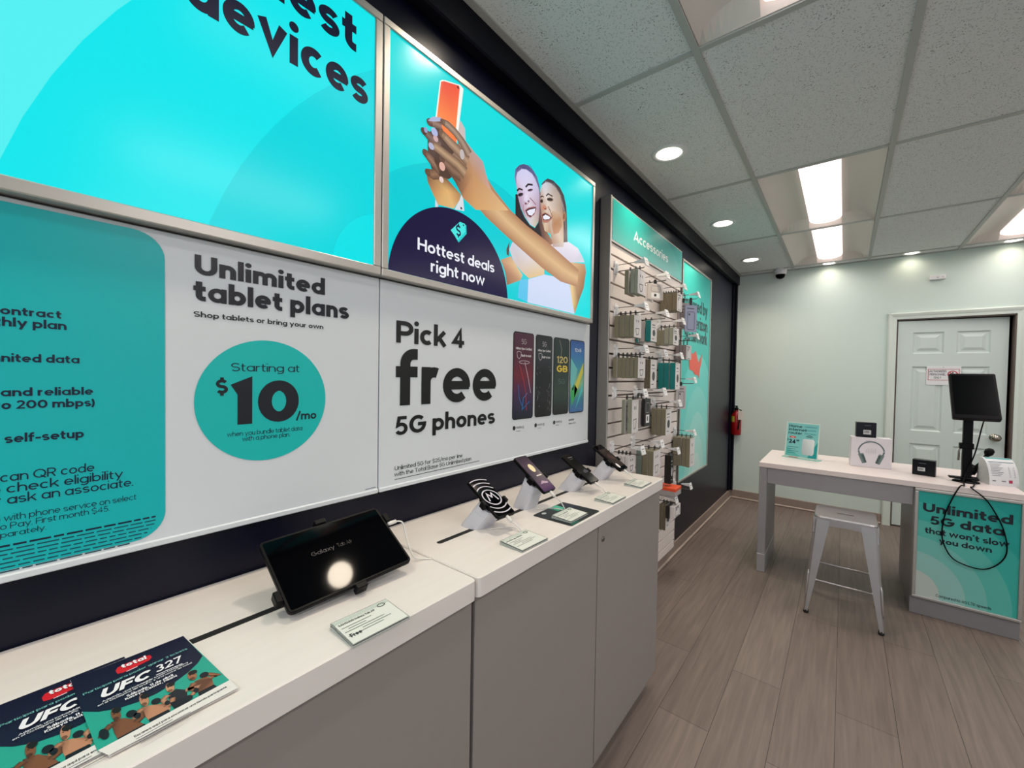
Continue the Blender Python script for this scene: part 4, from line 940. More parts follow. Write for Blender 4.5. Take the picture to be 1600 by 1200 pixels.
stack('A2', F6, .115, 522, 538, 365, 520, 1, CLR, 'frosted clamshell with barcode', first=1, total=2, face=(206, 196, 190), art='label', yaw=-.5)
stack('A3', F6, .10, 550, 770, 470, 640, 7, OLD, 'dark olive boxed case', art='case')
stack('A4', F6, .11, 796, 812, 550, 800, 1, MAUV, 'mauve phone case pack', total=2, face=(176, 162, 162), art='case', yaw=-.45)
stack('A4', F6, .11, 866, 880, 572, 825, 1, BLUC, 'lilac printed phone case pack', first=1, total=2, face=(150, 156, 182), art='case', yaw=-.5)
stack('B1', F6, .10, 178, 365, 675, 880, 4, OL, 'olive boxed cable', art='cable')
stack('B2', F6, .10, 360, 408, 745, 935, 1, TLC, 'teal boxed earphones, back', total=3)
stack('B2', F6, .10, 420, 466, 732, 920, 1, GCAR, 'grey pack between teal ones', first=1, total=3)
stack('B2', F6, .10, 470, 525, 722, 916, 1, TLC, 'teal boxed earphones, white face', first=2, total=3, art='earbuds')
stack('B3', F6, .11, 545, 645, 815, 955, 2, OL, 'olive boxed charger', total=4)
stack('B3', F6, .11, 648, 735, 790, 952, 2, OLG, 'patterned grey-olive boxed charger', first=2, total=4, art='earbuds')
stack('B4', F6, .12, 690, 858, 955, 1090, 3, MAUV, 'mauve boxed screen protector', face=(206, 202, 204), art='case')
stack('C1', F7, .10, 158, 450, 125, 335, 6, OL, 'olive boxed car charger', art='cable')
stack('C2', F7, .10, 510, 576, 140, 448, 2, OLD, 'tall dark olive boxed earphones', art='earbuds')
stack('C3', F7, .10, 632, 838, 180, 455, 3, TLC, 'large teal boxed earphones', art='earbuds')
stack('C4', F7, .10, 862, 878, 420, 660, 1, CLR, 'grey clamshell of wired earbuds', face=(188, 182, 184), art='case', yaw=-.4)
stack('D1', F7, .09, 275, 312, 565, 912, 1, OLG, 'tall thin grey-olive pack', total=2)
stack('D1', F7, .09, 330, 382, 565, 912, 1, OLG, 'tall thin grey-olive pack', first=1, total=2, art='cable')
stack('D2', F7, .09, 378, 425, 555, 860, 1, BCAR, 'black clamshell cable', total=3)
stack('D2', F7, .09, 430, 472, 555, 862, 1, GCAR, 'grey and black clamshell cable', first=1, total=3)
stack('D2', F7, .09, 484, 520, 555, 850, 1, BCAR, 'black clamshell cable with white foot', first=2, total=3, face=(40, 38, 40), art='label')
stack('D3', F7, .11, 550, 738, 658, 932, 3, OL, 'wide olive boxed power bank', art='earbuds')
stack('D4', F8, .12, 645, 890, 140, 405, 4, OL, 'large olive boxed speaker', art='cable')
stack('E1', F8, .09, 170, 312, 312, 470, 4, WCAR, 'white slim carded cable', art='cable')
stack('E2', F8, .11, 380, 440, 265, 500, 1, TGC, 'sea-grey boxed cable', total=3)
stack('E2', F8, .11, 440, 550, 265, 505, 2, OL, 'olive boxed cable, long white face', first=1, total=3, art='cable')
stack('E3', F8, .05, 648, 712, 310, 575, 1, BCAR, 'black stick pack with white mark', face=(16, 15, 16), art='earbuds')
stack('F1', F8, .11, 600, 660, 735, 1010, 2, OLD, 'dark olive boxed holder', total=4)
stack('F1', F8, .12, 664, 700, 715, 900, 1, BCAR, 'black carded holder', first=2, total=4)
stack('F1', F8, .12, 702, 748, 715, 900, 1, WCAR, 'white carded holder', first=3, total=4, art='case')
# orange topped box on a low peg above the bottom row, and a white hanging bag
yb = 2.76; xa, z_ = ony(*F8(612, 640), yb - .06); xb, _ = ony(*F8(752, 640), yb - .06)
ob = empty('accessory_box', ((xa + xb) / 2, yb, z_), 'box with a bright orange top below the black selfie stick', 'box')
z1 = ony(*F8(680, 618), yb - .06)[1]; z0 = ony(*F8(680, 690), yb - .06)[1]
MB().box((SXF + .004, yb - .06, z0), (xb, yb + .06, z1), .002).build('carton', GCAR, ob)
MB().box((SXF + .003, yb - .061, z1 - .018), (xb + .001, yb + .061, z1 + .003), .002).build('lid', ORA, ob)
xa, z1 = ony(*F8(640, 890), 2.62); xb = ony(*F8(700, 890), 2.62)[0]; z0 = ony(*F8(640, 1170), 2.62)[1]
wb = empty('accessory_package', ((SXF + xb) / 2, 2.7, z0), 'long white carded strap hanging lowest beside the counter end', 'package')
g = MB(); g.box((SXF + .012, 2.66, z0 + .0), (SXF + .030, 2.76, z1), .003); g.build('card', WCAR, wb)
g = MB(); g.tube([(SXF + .032, 2.69, z1 - .02), (SXF + .033, 2.70, z0 + .15), (SXF + .032, 2.72, z0 + .08), (SXF + .033, 2.74, z0 + .16), (SXF + .032, 2.73, z1 - .03)], .003, 6); g.build('strap', BLK, wb)

# ------------------------------------------------------------------ second poster on the dark wall
PY0, PY1, PZ0, PZ1 = 3.325, 4.21, .57, 2.32
po = empty('wall_poster', (0, 3.77, PZ0), 'tall teal framed poster on the dark wall behind the pegs, fading to white', 'poster')
g = MB(); fw = .016
for lo, hi in (((0, PY0, PZ0), (.03, PY1, PZ0 + fw)), ((0, PY0, PZ1 - fw), (.03, PY1, PZ1)), ((0, PY0, PZ0 + fw), (.03, PY0 + fw, PZ1 - fw)), ((0, PY1 - fw, PZ0 + fw), (.03, PY1, PZ1 - fw))): g.box(lo, hi, .002)
g.build('frame', ALU, po)
MB().box((0, PY0 + fw, PZ0 + fw), (.022, PY1 - fw, PZ1 - fw)).build('backing', WHITE, po)
X3 = .0225; a = Art(WALLF(X3)); rc = (PY0 + fw, PZ0 + fw, PY1 - fw, PZ1 - fw)
a.poly([(rc[0], rc[1]), (rc[2], rc[1]), (rc[2], rc[3]), (rc[0], rc[3])], (40, 190, 180), 0)
for i, (r_, cl) in enumerate(((1.08, (92, 208, 200)), (.80, (120, 214, 206)), (.58, (146, 220, 212)), (.38, (172, 226, 218)), (.22, (196, 230, 224)))): a.poly(clip(circ(3.85, .52, r_ * .62, r_, n=64), *rc), cl, 1 + i)
def pt(s, A0, A1, hgt, pre=''):
    p0, p1 = onx(*F6(*A0), X3), onx(*F6(*A1), X3); zb = (p0[1] + p1[1]) / 2; a.text(s, (p0[0], zb), (p1[0], zb), hgt, (20, 46, 60), .14, 8, pre)
pt('ed by', (952, 655), (1050, 690), .105, 'Power'); pt('Verizon', (905, 800), (1050, 832), .105); pt('5G network', (836, 915), (1045, 950), .105)
a.poly([onx(*F7(*p), X3) for p in ((985, 60), (1015, 90), (1045, 55), (1060, 120), (1075, 180), (1090, 140), (1110, 85), (1104, 180), (1088, 250), (1078, 350), (1066, 310), (1036, 300), (1010, 260), (980, 250), (975, 150))], (222, 78, 58), 8)
a.build('lettering', PRINTG, po)

# ------------------------------------------------------------------ fire extinguisher
ex = Vector((.062, FAR - .062, 0))
fe = empty('fire_extinguisher', (ex.x, ex.y, .75), 'red fire extinguisher hung on the far wall in the left corner', 'fire extinguisher')
REDM = M('red_enamel', (150, 10, 16), .3, noise=.05)
MB().lathe([(.001, .75), (.046, .75), (.052, .76), (.052, .955), (.046, .985), (.030, 1.01), (.018, 1.02), (.018, 1.035)], ex, n=24).build('cylinder', REDM, fe)
g = MB(); g.lathe([(.016, 1.035), (.020, 1.04), (.020, 1.06), (.010, 1.066), (.001, 1.068)], ex, n=12); g.box((ex.x - .012, ex.y - .075, 1.055), (ex.x + .012, ex.y + .02, 1.064), .002); g.box((ex.x - .010, ex.y - .08, 1.078), (ex.x + .010, ex.y + .02, 1.086), .002); g.box((ex.x - .008, ex.y + .004, 1.06), (ex.x + .008, ex.y + .02, 1.082)); g.build('valve', BLK, fe)
g = MB(); g.tube([ex + Vector((.018, -.01, 1.045)), ex + Vector((.05, -.03, 1.04)), ex + Vector((.056, -.042, .98)), ex + Vector((.04, -.054, .90)), ex + Vector((.03, -.054, .82))], [.007, .007, .007, .007, .010], 8); g.build('hose', RUB, fe)
g = MB(); g.add([(ex.x + .0525 * math.cos(rad(t)), ex.y + .0525 * math.sin(rad(t)), z) for z in (.90, .965) for t in range(-150, -99, 10)], [[k, k + 1, 7 + k, 6 + k] for k in range(5)], sm=True); g.build('label', M('yellow_label', (176, 172, 60), .5, noise=.1, nscale=80), fe)
tagp = MB(); tagp.box((ex.x + .030, ex.y - .072, .93), (ex.x + .075, ex.y - .068, 1.03), .001); tagp.tube([ex + Vector((.02, -.03, 1.05)), ex + Vector((.05, -.069, 1.028))], .0015, 5); tagp.build('inspection_tag', M('tag_paper', (216, 208, 196), .6, noise=.05, nscale=60), fe)

# ------------------------------------------------------------------ display counters
CT = .95; FX = .408
def counter(y0, y1, label, doors, lock=None, slot=None):
    o = empty('display_counter', (.2, (y0 + y1) / 2, 0), label, 'counter', 'display counters along the dark wall')
    g = MB(); r = .012
    prof = rrect(y0, -FX, y1, -.002, r, 4)
    g.prism(prof, -.045, 0, TOPF(CT), bev=.0025); g.build('worktop', LAM, o)
    MB().box((.024, y0 + .012, .07), (.366, y1 - .006, CT - .046)).build('carcass', CABG, o)
    for i, (a0, a1) in enumerate(doors):
        d = MB().box((.367, a0 + .0015, .068), (.385, a1 - .0015, CT - .052), .0012).build('door', CABG, o)
        if lock and i == lock[0]:
            MB().lathe([(.0085, 0), (.0085, .003), (.006, .004), (.001, .004)], (.385, lock[1], lock[2]), (1, 0, 0), 16).build('lock', STEEL, d)
    MB().box((.03, y0 + .02, 0), (.355, y1 - .02, .07)).build('plinth', CABG, o)
    MB().prism(rrect(slot[0], -.206, slot[1], -.190, .008, 4), -.002, .0006, TOPF(CT)).build('cable_slot', M('black_slot', (8, 8, 9), .7, noise=.1), o)
    return o
counter(-.55, .652, 'nearer counter with white top, under the tablet display', [(-.53, .065), (.068, .662)], None, (-.3, .48))
counter(.656, 1.845, 'farther counter with white top holding four phone displays', [(.670, 1.268), (1.271, 1.868)], (1, 1.305, .835), (.722, 1.75))

# ------------------------------------------------------------------ things on the counters
def frame_of(c, right, up):
    r_ = Vector(right).normalized(); n_ = r_.cross(Vector(up)).normalized(); u_ = n_.cross(r_); return (Vector(c), r_, u_, n_)
GREY = M('white_stand_plastic', (206, 206, 214), .4, noise=.015)
def slab(fr, w_, h_, t0, t1, r, bev=0): return MB().prism(rrect(-w_ / 2, -h_ / 2, w_ / 2, h_ / 2, r, 4), t0, t1, fr, bev=bev)
# tablet
tn = Vector((.511, -.065, .857)).normalized(); tr_ = Vector((.045, .996, .0487)).normalized(); fr = frame_of((.202, .449, 1.017), tr_, tn.cross(tr_))
tb = empty('tablet', (.2, .449, CT), 'black tablet in a black clamp, tilted on the nearer counter', 'tablet')
slab(fr, .257, .169, -.008, 0, .010, .0012).build('body', BLK, tb)
slab(fr, .247, .159, -.001, .0004, .004).build('screen', BLKG, tb)
a = Art(fr); a.text('Galaxy', (-.052, .012), (-.004, .012), .010, (58, 55, 58), .09, 3); a.text('Tab A9', (.002, .012), (.034, .012), .010, (22, 21, 24), .09, 3); a.build('lettering', ink('tablet_print', .3, spec=.1), tb)
O, U, V, N = fr
md = empty('tablet_mount', (.16, .44, CT), 'black tablet mount with gripping claws, under the tilted tablet', 'stand')
g = MB()
def claw(px_, py_, ax):
    c = O + U * px_ + V * py_; s = 1 if (px_ if ax == 'u' else py_) > 0 else -1
    A_, B_ = (U, V) if ax == 'u' else (V, U)
    Mx = Matrix((( *A_, 0), (*B_, 0), (*N, 0), (0, 0, 0, 1))).transposed(); Mx.translation = c
    return MB().box((-.006 if s > 0 else -.006, -.012, -.016), (.006, .012, .004), .0015, M4=Mx)
for (p_, q_, ax) in ((.1345, .045, 'u'), (-.1345, -.045, 'u'), (-.005, .0905, 'v'), (.005, -.0905, 'v')): claw(p_, q_, ax).build('claw', BLK, md)
g = MB()
for (p_, q_) in (((-.134, -.045), (.134, .045)), ((-.005, .09), (.005, -.09))): g.tube([O + U * p_[0] + V * p_[1] - N * .014, O + U * q_[0] + V * q_[1] - N * .014], .005, 8)
g.tube([O - N * .012, O - N * .05], .03, 20)
g.build('bracket', BLK, md)
bs = Vector((.135, .44, CT)); g = MB(); g.tube([O - N * .045, bs + Vector((.01, 0, .012))], .014, 12); g.lathe([(.001, .014), (.045, .012), (.05, .006), (.05, 0)], bs, n=24); g.build('post', BLK, md)
def cable(name, pts, r, mat, label, plug=None, n=5):
    P_ = [Vector(p) for p in pts]; out = []
    for i in range(len(P_) - 1):
        p0, p1, p2, p3 = P_[max(i - 1, 0)], P_[i], P_[i + 1], P_[min(i + 2, len(P_) - 1)]
        for k in range(n): t = k / n; out.append(.5 * ((2 * p1) + (p2 - p0) * t + (2 * p0 - 5 * p1 + 4 * p2 - p3) * t * t + (3 * p1 - p0 - 3 * p2 + p3) * t ** 3))
    out.append(P_[-1])
    o = MB().tube(out, r, 6).build(name, mat, base=P_[-1]); T(o, label, 'cable')
    if plug:
        a_, d_ = Vector(plug[0]), Vector(plug[1]).normalized(); MB().tube([a_, a_ + d_ * .006, a_ + d_ * .022], [.004, .005, .0045], 8).build('plug', CABLEW, o)
    return o
pe = O + U * .132 + V * .03 - N * .004
cable('charging_cable', [pe + U * .02, pe + U * .035 - V * .01, (.20, .62, 1.0), (.235, .615, .962), (.25, .64, .9525), (.262, .648, .9525)], .0018, CABLEW, 'white cable looping from the right edge of the tablet', (pe + U * .0, U))

DARK = [(20, 20, 24), (26, 24, 28)]
def demo_phone(i, c, right, up, base, tilt, label, slabel, screen_art, clamp=True):
    c = CAM + (Vector(c) - CAM) * .955
    fr = frame_of(c, right, up); O, U, V, N = fr
    ph = empty('smartphone', c, label, 'phone')
    slab(fr, .0726, .158, -.0085, 0, .009, .0012).build('body', BLK, ph)
    slab(fr, .068, .152, -.001, .0004, .006).build('screen', BLKG, ph)
    a = Art(fr); screen_art(a); a.build('screen_print', ink('phone_screen_print', .14, spec=.2), ph)
    st = empty('phone_stand', (base[0], base[1], CT), slabel, 'stand', 'white phone stands on the farther counter')
    # slanted white block cut flat on the counter: axis runs along the phone normal
    g = MB(); loops = []
    n = 24; hw, hd = .036, .026
    C0 = O - N * .0205 - V * .016
    def ring(cen, ax_u, ax_v, a_, b_): return [cen + ax_u * (a_ * math.copysign(abs(math.cos(t)) ** .6, math.cos(t))) + ax_v * (b_ * math.copysign(abs(math.sin(t)) ** .6, math.sin(t))) for t in [2 * math.pi * k / n for k in range(n)]]
    top = ring(C0, U, V, hw, hd * 1.15)
    dirn = (Vector((base[0], base[1], CT)) - C0).normalized()
    bot = []
    for p in ring(C0, U, V, hw * 1.16, hd * 1.22): t = (CT - p.z) / dirn.z; bot.append(p + dirn * t)
    mid = [a_.lerp(b_, .28) for a_, b_ in zip(top, bot)]; mid2 = [a_.lerp(b_, .285) + (C0 - a_) * .02 for a_, b_ in zip(top, bot)]; mid3 = [a_.lerp(b_, .295) for a_, b_ in zip(top, bot)]
    g.loft([top, mid, mid2, mid3, bot], sm=False); g.build('block', GREY, st)
    g = MB(); Mx = Matrix(((*U, 0), (*V, 0), (*N, 0), (0, 0, 0, 1))).transposed(); Mx.translation = O
    g.box((-.030, -.036, -.020), (.030, .012, -.0088), .002, M4=Mx)
    g.build('cradle', BLK, st)
    for s in (-1, 1):
        MB().box((s * .0424 - .0055, -.03, -.018), (s * .0424 + .0055, -.010, .003), .002, M4=Mx).build('clamp', BLK, st)
    e = O - V * .0792 - N * .004
    cable('charging_cable', [e - V * .018, e - V * .04 - N * .004 + U * .012, e - V * .048 + U * .03 + Vector((.0, 0, -.03)), Vector((e.x + .012, e.y + .03, CT + .006)), Vector((e.x - .02, e.y + .025, CT + .003)), Vector((base[0] + .055, base[1] - .01, CT + .003))], .0018, CABLEW, 'white cable hanging from the %s' % ['nearest demo phone with ringed screen', 'demo phone with purple screen', 'third demo phone in black clamp', 'farthest demo phone by the pegs'][i], (e, -V))
def art_rings(a):
    for k, r in enumerate((.030, .046, .062, .078, .094)):
        for seg in (circ(0, -.004, r, n=56),):
            pts = seg + [seg[0]]
            for i in range(len(pts) - 1):
                pq = [p for p in (pts[i], pts[i + 1])]
                if all(abs(p[0]) < .034 and abs(p[1]) < .077 for p in pq): a.stroke(pq, .0042 if k == 0 else .0036, (196, 192, 204), 3)
    a.stroke([(-.017, -.018), (-.009, .012), (0, -.004), (.009, .012), (.017, -.018)], .005, (206, 202, 212), 4)
def art_purple(a):
    st = 8
    tones = [(66, 42, 84), (92, 64, 96), (74, 56, 80), (58, 44, 62), (62, 50, 66), (70, 58, 74), (76, 62, 78), (70, 58, 72), (60, 50, 62)]
    for k in range(st): z0, z1 = -.076 + .152 * k / st, -.076 + .152 * (k + 1) / st; a.poly([(-.033, z0), (.033, z0), (.033, z1), (-.033, z1)], None, 2, [tones[k], tones[k], tones[k + 1], tones[k + 1]])
    a.poly([(-.02, -.046), (.0, -.034), (.024, -.044), (.02, -.05), (-.005, -.046)], (176, 150, 170), 3)
    a.poly(circ(.006, .022, .013, .018, 24), (236, 220, 176), 3); a.stroke([(-.004, -.012), (.024, -.012)], .004, (226, 216, 206), 3)
def art_clock(a):
    a.poly([(-.033, -.075), (.033, -.075), (.033, .075), (-.033, .075)], (10, 10, 12), 2)
    a.stroke([(-.012, .060), (.024, .060)], .004, (110, 110, 116), 3); a.stroke([(-.012, .050), (.016, .050)], .002, (90, 90, 96), 3)
    a.poly([(-.01, -.02), (.02, -.01), (.03, -.026), (.0, -.03)], (70, 72, 78), 3); a.poly([(-.03, -.06), (.01, -.05), (.03, -.07)], (34, 36, 42), 3)
def art_warm(a):
    a.poly([(-.03, -.06), (.03, -.06), (.03, .05), (-.03, .05)], (40, 26, 24), 2); a.poly([(-.02, .0), (.0, .02), (.02, .0), (.02, -.03)], (64, 44, 40), 3); a.poly(circ(-.016, -.052, .008, .014, 16), (226, 224, 226), 3)
demo_phone(0, (.183, .948, 1.022), (.09, .992, -.03), (-.87, .10, .475), (.183, .890), 0, 'nearest demo phone, screen of white rings around an M emblem', 'white stand under the nearest demo phone with ringed screen', art_rings)
demo_phone(1, (.183, 1.179, 1.053), (-.024, 1, -.003), (-.803, -.017, .598), (.183, 1.125), 0, 'demo phone with purple wallpaper, second along the counter', 'white stand under the demo phone with purple wallpaper', art_purple)
demo_phone(2, (.189, 1.489, 1.021), (-.04, .998, -.03), (-.84, -.028, .544), (.184, 1.415), 0, 'dark demo phone in a bulky black clamp, third along the counter', 'white stand under the third demo phone in bulky clamp', art_clock)
demo_phone(3, (.203, 1.738, 1.032), (.03, .998, .03), (-.841, .028, .543), (.186, 1.655), 0, 'farthest demo phone in a black clamp beside the hanging packs', 'white stand under the farthest demo phone by the hanging packs', art_warm)

# price cards
def price_card(y0, y1, x0, x1, label, lines, sk=0, z=CT):
    o = empty('price_card', ((x0 + x1) / 2, (y0 + y1) / 2, z), label, 'price card', 'price cards in clear holders')
    yc = (y0 + y1) / 2; w_ = y1 - y0; d_ = x1 - x0; th = rad(3)
    U = Vector((sk, 1, 0)).normalized(); Vh = Vector((-1, sk, 0)).normalized(); V = Vh * math.cos(th) + Vector((0, 0, math.sin(th))); N = U.cross(V)
    fr = (Vector(((x0 + x1) / 2, yc, z + .005)), U, V, N)
    MB().prism([(-w_ / 2, -d_ / 2), (w_ / 2, -d_ / 2), (w_ / 2, d_ / 2), (-w_ / 2, d_ / 2)], .0012, .003, fr).build('holder', ACR, o)
    g = MB(); P3 = lambda a_, b_, h: fr[0] + U * a_ + V * b_ + N * h
    zz = z + .0006
    g.add([P3(-w_ / 2, d_ / 2, -.001), P3(w_ / 2, d_ / 2, -.001), Vector((*P3(w_ / 2, d_ / 2, 0).xy, zz)), Vector((*P3(-w_ / 2, d_ / 2, 0).xy, zz))], [[0, 1, 2, 3]])
    g.add([P3(-w_ / 2, -d_ / 2, -.001), P3(w_ / 2, -d_ / 2, -.001), Vector((*P3(w_ / 2, -d_ / 2, 0).xy, zz)), Vector((*P3(-w_ / 2, -d_ / 2, 0).xy, zz))], [[0, 1, 2, 3]])
    for s in (-1, 1): g.add([P3(s * w_ / 2, d_ / 2, -.001), P3(s * w_ / 2, -d_ / 2, -.001), Vector((*P3(s * w_ / 2, -d_ / 2, 0).xy, zz)), Vector((*P3(s * w_ / 2, d_ / 2, 0).xy, zz))], [[0, 1, 2, 3]])
    g.build('foot', M('acrylic_edge', (176, 184, 178), .15, noise=.05), o)
    MB().prism([(-w_ / 2 + .001, -d_ / 2 + .001), (w_ / 2 - .001, -d_ / 2 + .001), (w_ / 2 - .001, d_ / 2 - .001), (-w_ / 2 + .001, d_ / 2 - .001)], -.001, .0002, fr).build('card', M('pale_green_card', (220, 222, 214), .4, noise=.02), o)
    fr2 = (fr[0] + N * .0032, U, V, N)
    a = Art(fr2); hw, hd = w_ / 2, d_ / 2
    a.poly([(-hw + .002, -hd + .002), (hw - .002, -hd + .002), (hw - .002, hd - .002), (-hw + .002, hd - .002)], (220, 223, 215), 0)
    a.poly([(-hw + .002, hd - .012), (hw - .002, hd - .012), (hw - .002, hd - .003), (-hw + .002, hd - .003)], (190, 200, 190), 1)
    if lines == 'near':
        a.text('SAMSUNG Galaxy Tab A9', (-hw + .006, hd - .020), (hw - .035, hd - .020), .0055, (60, 70, 64), .14, 2); a.text('Free', (-hw + .008, -hd + .018), (-hw + .028, -hd + .018), .010, (40, 48, 44), .17, 2)
    else: a.text(lines, (-hw + .006, hd - .020), (hw - .04, hd - .020), .0055, (60, 70, 64), .14, 2)
    a.stroke(circ(hw - .018, hd - .012, .007, .0045, 16), .0018, (50, 60, 56), 2, True)
    for k, (a0, a1) in enumerate(((.0, .6), (.1, .45), (.0, .8), (.3, .9), (.0, .7))): zz = hd - .028 - k * .0065; a.stroke([(-hw + .006 + w_ * .85 * a0, zz), (-hw + .006 + w_ * .85 * a1, zz)], .0014, (96, 112, 102), 2)
    a.build('lettering', PRINT, o)
    return o
price_card(.357, .466, .339, .416, 'price card in clear holder in front of the tablet', 'near', .03)
price_card(.822, .932, .328, .405, 'price card in front of the nearest demo phone', 'moto g 2025', .03)
price_card(1.076, 1.182, .322, .392, 'price card lying on the dark mat', 'moto g play', .0, CT + .002)
price_card(1.335, 1.445, .334, .406, 'price card before the third demo phone, second from the far end', 'moto g stylus')
price_card(1.605, 1.715, .328, .402, 'price card nearest the hanging packs at the counter end', 'Galaxy A16 5G')
# dark mat
mt = MB().prism(rrect(1.062, -.402, 1.245, -.260, .008, 4), .0002, .0016, TOPF(CT)).build('counter_mat', M('dark_mat', (24, 32, 34), .4, noise=.05)); T(mt, 'dark printed mat on the farther counter under a price card', 'mat')
a = Art(TOPF(CT + .0017)); a.poly([(1.15, -.262), (1.195, -.262), (1.195, -.30), (1.15, -.30)], (70, 180, 150), 1); a.poly(circ(1.10, -.278, .010, .007, 18), (206, 212, 208), 1); a.poly([(1.2, -.272), (1.235, -.272), (1.235, -.33), (1.2, -.33)], (20, 26, 44), 1)
a.poly([(1.07, -.40), (1.12, -.40), (1.10, -.392), (1.07, -.394)], (20, 110, 90), 1)
a.build('print', PRINT, mt)

# flyers
FLY = [(.062, -.176), (.192, -.173), (.207, -.375), (.077, -.378)]
d_ = Vector(onz(26, 1142, .952)) - Vector(onz(155.5, 1094, .952)); SH = (d_.y, -d_.x)
def flyer(sh, z, label):
    o = MB().prism([(p[0] + sh[0], p[1] + sh[1]) for p in FLY], .0, .0006, TOPF(z)).build('flyer', M('flyer_paper', (226, 222, 218), .35, noise=.01)); T(o, label, 'flyer', 'fight flyers on the nearer counter')
    a = Art(TOPF(z + .0007))
    TL, TR, BR, BL = [Vector(p) for p in FLY]
    def B(s, t): v = (TL * (1 - s) + TR * s) * (1 - t) + (BL * (1 - s) + BR * s) * t; return (v.x + sh[0], v.y + sh[1])
    def px(u, v):   # pixel of the photo on the front flyer
        p = onz(u, v, .9527); return (p[1] + sh[0], -p[0] + sh[1])
    G = lambda x, y: px(x / 4, 970 + y / 4)
    NV = (16, 18, 46); TE = (40, 160, 140)
    a.poly([G(*p) for p in ((440, 374), (1145, 97), (1437, 378), (610, 822))], TE, 1)
    a.poly([G(*p) for p in ((440, 374), (1145, 97), (1266, 222), (1236, 268), (1180, 322), (1090, 390), (980, 458), (860, 512), (740, 552), (620, 572), (512, 572))], NV, 2)
    a.poly([G(*p) for p in ((722, 318), (735, 296), (790, 270), (900, 226), (938, 218), (950, 232), (930, 252), (860, 286), (770, 328), (735, 336))], (206, 32, 44), 3)
    def tx(s, p0, p1, hgt, col=(236, 236, 240), wgt=.1, sl=0): a.text(s, G(*p0), G(*p1), hgt, col, wgt, 9, slant=sl)
    tx('total', (762, 308), (918, 246), .011, (240, 240, 244), .17)
    a.stroke([G(790, 322), G(860, 290)], .0016, (240, 220, 224), 4)
    tx('Participa para poder ganar 2 tickets', (522, 478), (1172, 186), .0052, (120, 196, 190), .09)
    tx('UFC', (622, 503), (940, 362), .021, wgt=.17, sl=.3); tx('327', (975, 336), (1140, 262), .018, wgt=.12, sl=.2)
    a.stroke([G(975, 345), G(1140, 272)], .0015, (230, 230, 236), 4)
    tx('Además, una inolvidable sesión fotográfica', (640, 522), (1175, 272), .0036); tx('en el Octágono de la UFC y una noche de hotel', (612, 548), (1200, 274), .0036)
    tx('Sábado, 11 de abril', (795, 488), (1085, 352), .0052, wgt=.15); tx('Kaseya Center, Miami', (785, 508), (1108, 356), .0052, wgt=.15)
    # four fighters: heads, shoulders, arms, gloves, shorts
    E = lambda cx, cy, rx, ry, n=14, rot=-20: [G(cx + rx * math.cos(rad(t)) * math.cos(rad(rot)) - ry * math.sin(rad(t)) * math.sin(rad(rot)), cy + rx * math.cos(rad(t)) * math.sin(rad(rot)) + ry * math.sin(rad(t)) * math.cos(rad(rot))) for t in range(0, 360, 360 // n)]
    for sk, head, torso, arms, gloves, shorts in (
        ((122, 76, 50), (724, 592, 38, 42), ((692, 640), (770, 612), (850, 622), (905, 655), (850, 690), (735, 745), (712, 700)), (((700, 650), (645, 705), (632, 735)), ((850, 640), (885, 610), (880, 580))), ((650, 716, 32, 34), (822, 588, 36, 22)), ((735, 742), (905, 650), (916, 668), (742, 756))),
        ((186, 132, 100), (900, 502, 36, 40), ((880, 548), (945, 532), (1045, 520), (1066, 552), (1056, 570), (930, 628), (898, 590)), (((890, 556), (850, 590), (846, 620)), ((1040, 545), (1075, 510), (1080, 486))), ((975, 510, 32, 18), (858, 600, 24, 18)), ((930, 622), (1052, 560), (1076, 588), (936, 646))),
        ((196, 144, 112), (1062, 424, 34, 30), ((1046, 470), (1100, 430), (1165, 436), (1176, 500), (1110, 542), (1070, 520)), (((1160, 440), (1240, 412), (1200, 470)), ((1050, 470), (1020, 500), (1040, 520))), ((1182, 488, 24, 16), (1046, 520, 18, 14)), ((1060, 520), (1176, 480), (1190, 520), (1090, 556))),
        ((160, 104, 72), (1200, 348, 36, 30), ((1215, 384), (1290, 350), (1325, 365), (1336, 408), (1240, 456), (1222, 430)), (((1215, 392), (1190, 430), (1230, 440)), ((1310, 360), (1366, 346), (1300, 336))), ((1276, 344, 30, 16), (1226, 440, 18, 14)), ((1240, 454), (1336, 404), (1366, 422), (1246, 482)))):
        e = (sk[0] * .62, sk[1] * .6, sk[2] * .58); dark = sk[0] == 196
        tz = [(34, 32, 38)] * len(torso) if dark else [sk if k % 2 else e for k in range(len(torso))]
        a.poly([G(*p) for p in torso], sk, 3, [tuple(c) for c in tz])
        for am in arms: a.taper([G(*p) for p in am], [.0085, .0075, .006], sk, 4, edge=e)
        a.poly([G(*p) for p in shorts], (20, 20, 28), 5)
        for gv in gloves: a.poly(E(*gv), (24, 24, 30), 6)
        a.poly(E(head[0], head[1], head[2] * .8, head[3]), sk, 5); a.poly(E(head[0] + 4, head[1] - head[3] * .62, head[2] * .82, head[3] * .42), (26, 20, 18), 6); a.poly(E(head[0] + 2, head[1] + head[3] * .66, head[2] * .5, head[3] * .26), e, 6)
        for q_ in (-12, 12): a.poly(E(head[0] + q_, head[1] - 4 - q_ * .35, 5, 3, 6), (24, 16, 14), 7)
    a.poly([G(1437, 378), B(1, 1), B(0, 1), G(610, 822)], (226, 222, 218), 8)
    tx('Escanea aquí para encontrar una tienda participante', (842, 742), (1420, 425), .0042, (40, 40, 44), .12)
    for k in range(4): a.stroke([G(850 + k * 10, 752 + k * 9), G(850 + k * 10 + (230, 330, 400, 300)[k], 752 + k * 9 - .548 * (230, 330, 400, 300)[k])], .0010, (110, 110, 114), 9)
    a.build('print', PRINT, o)
    return o
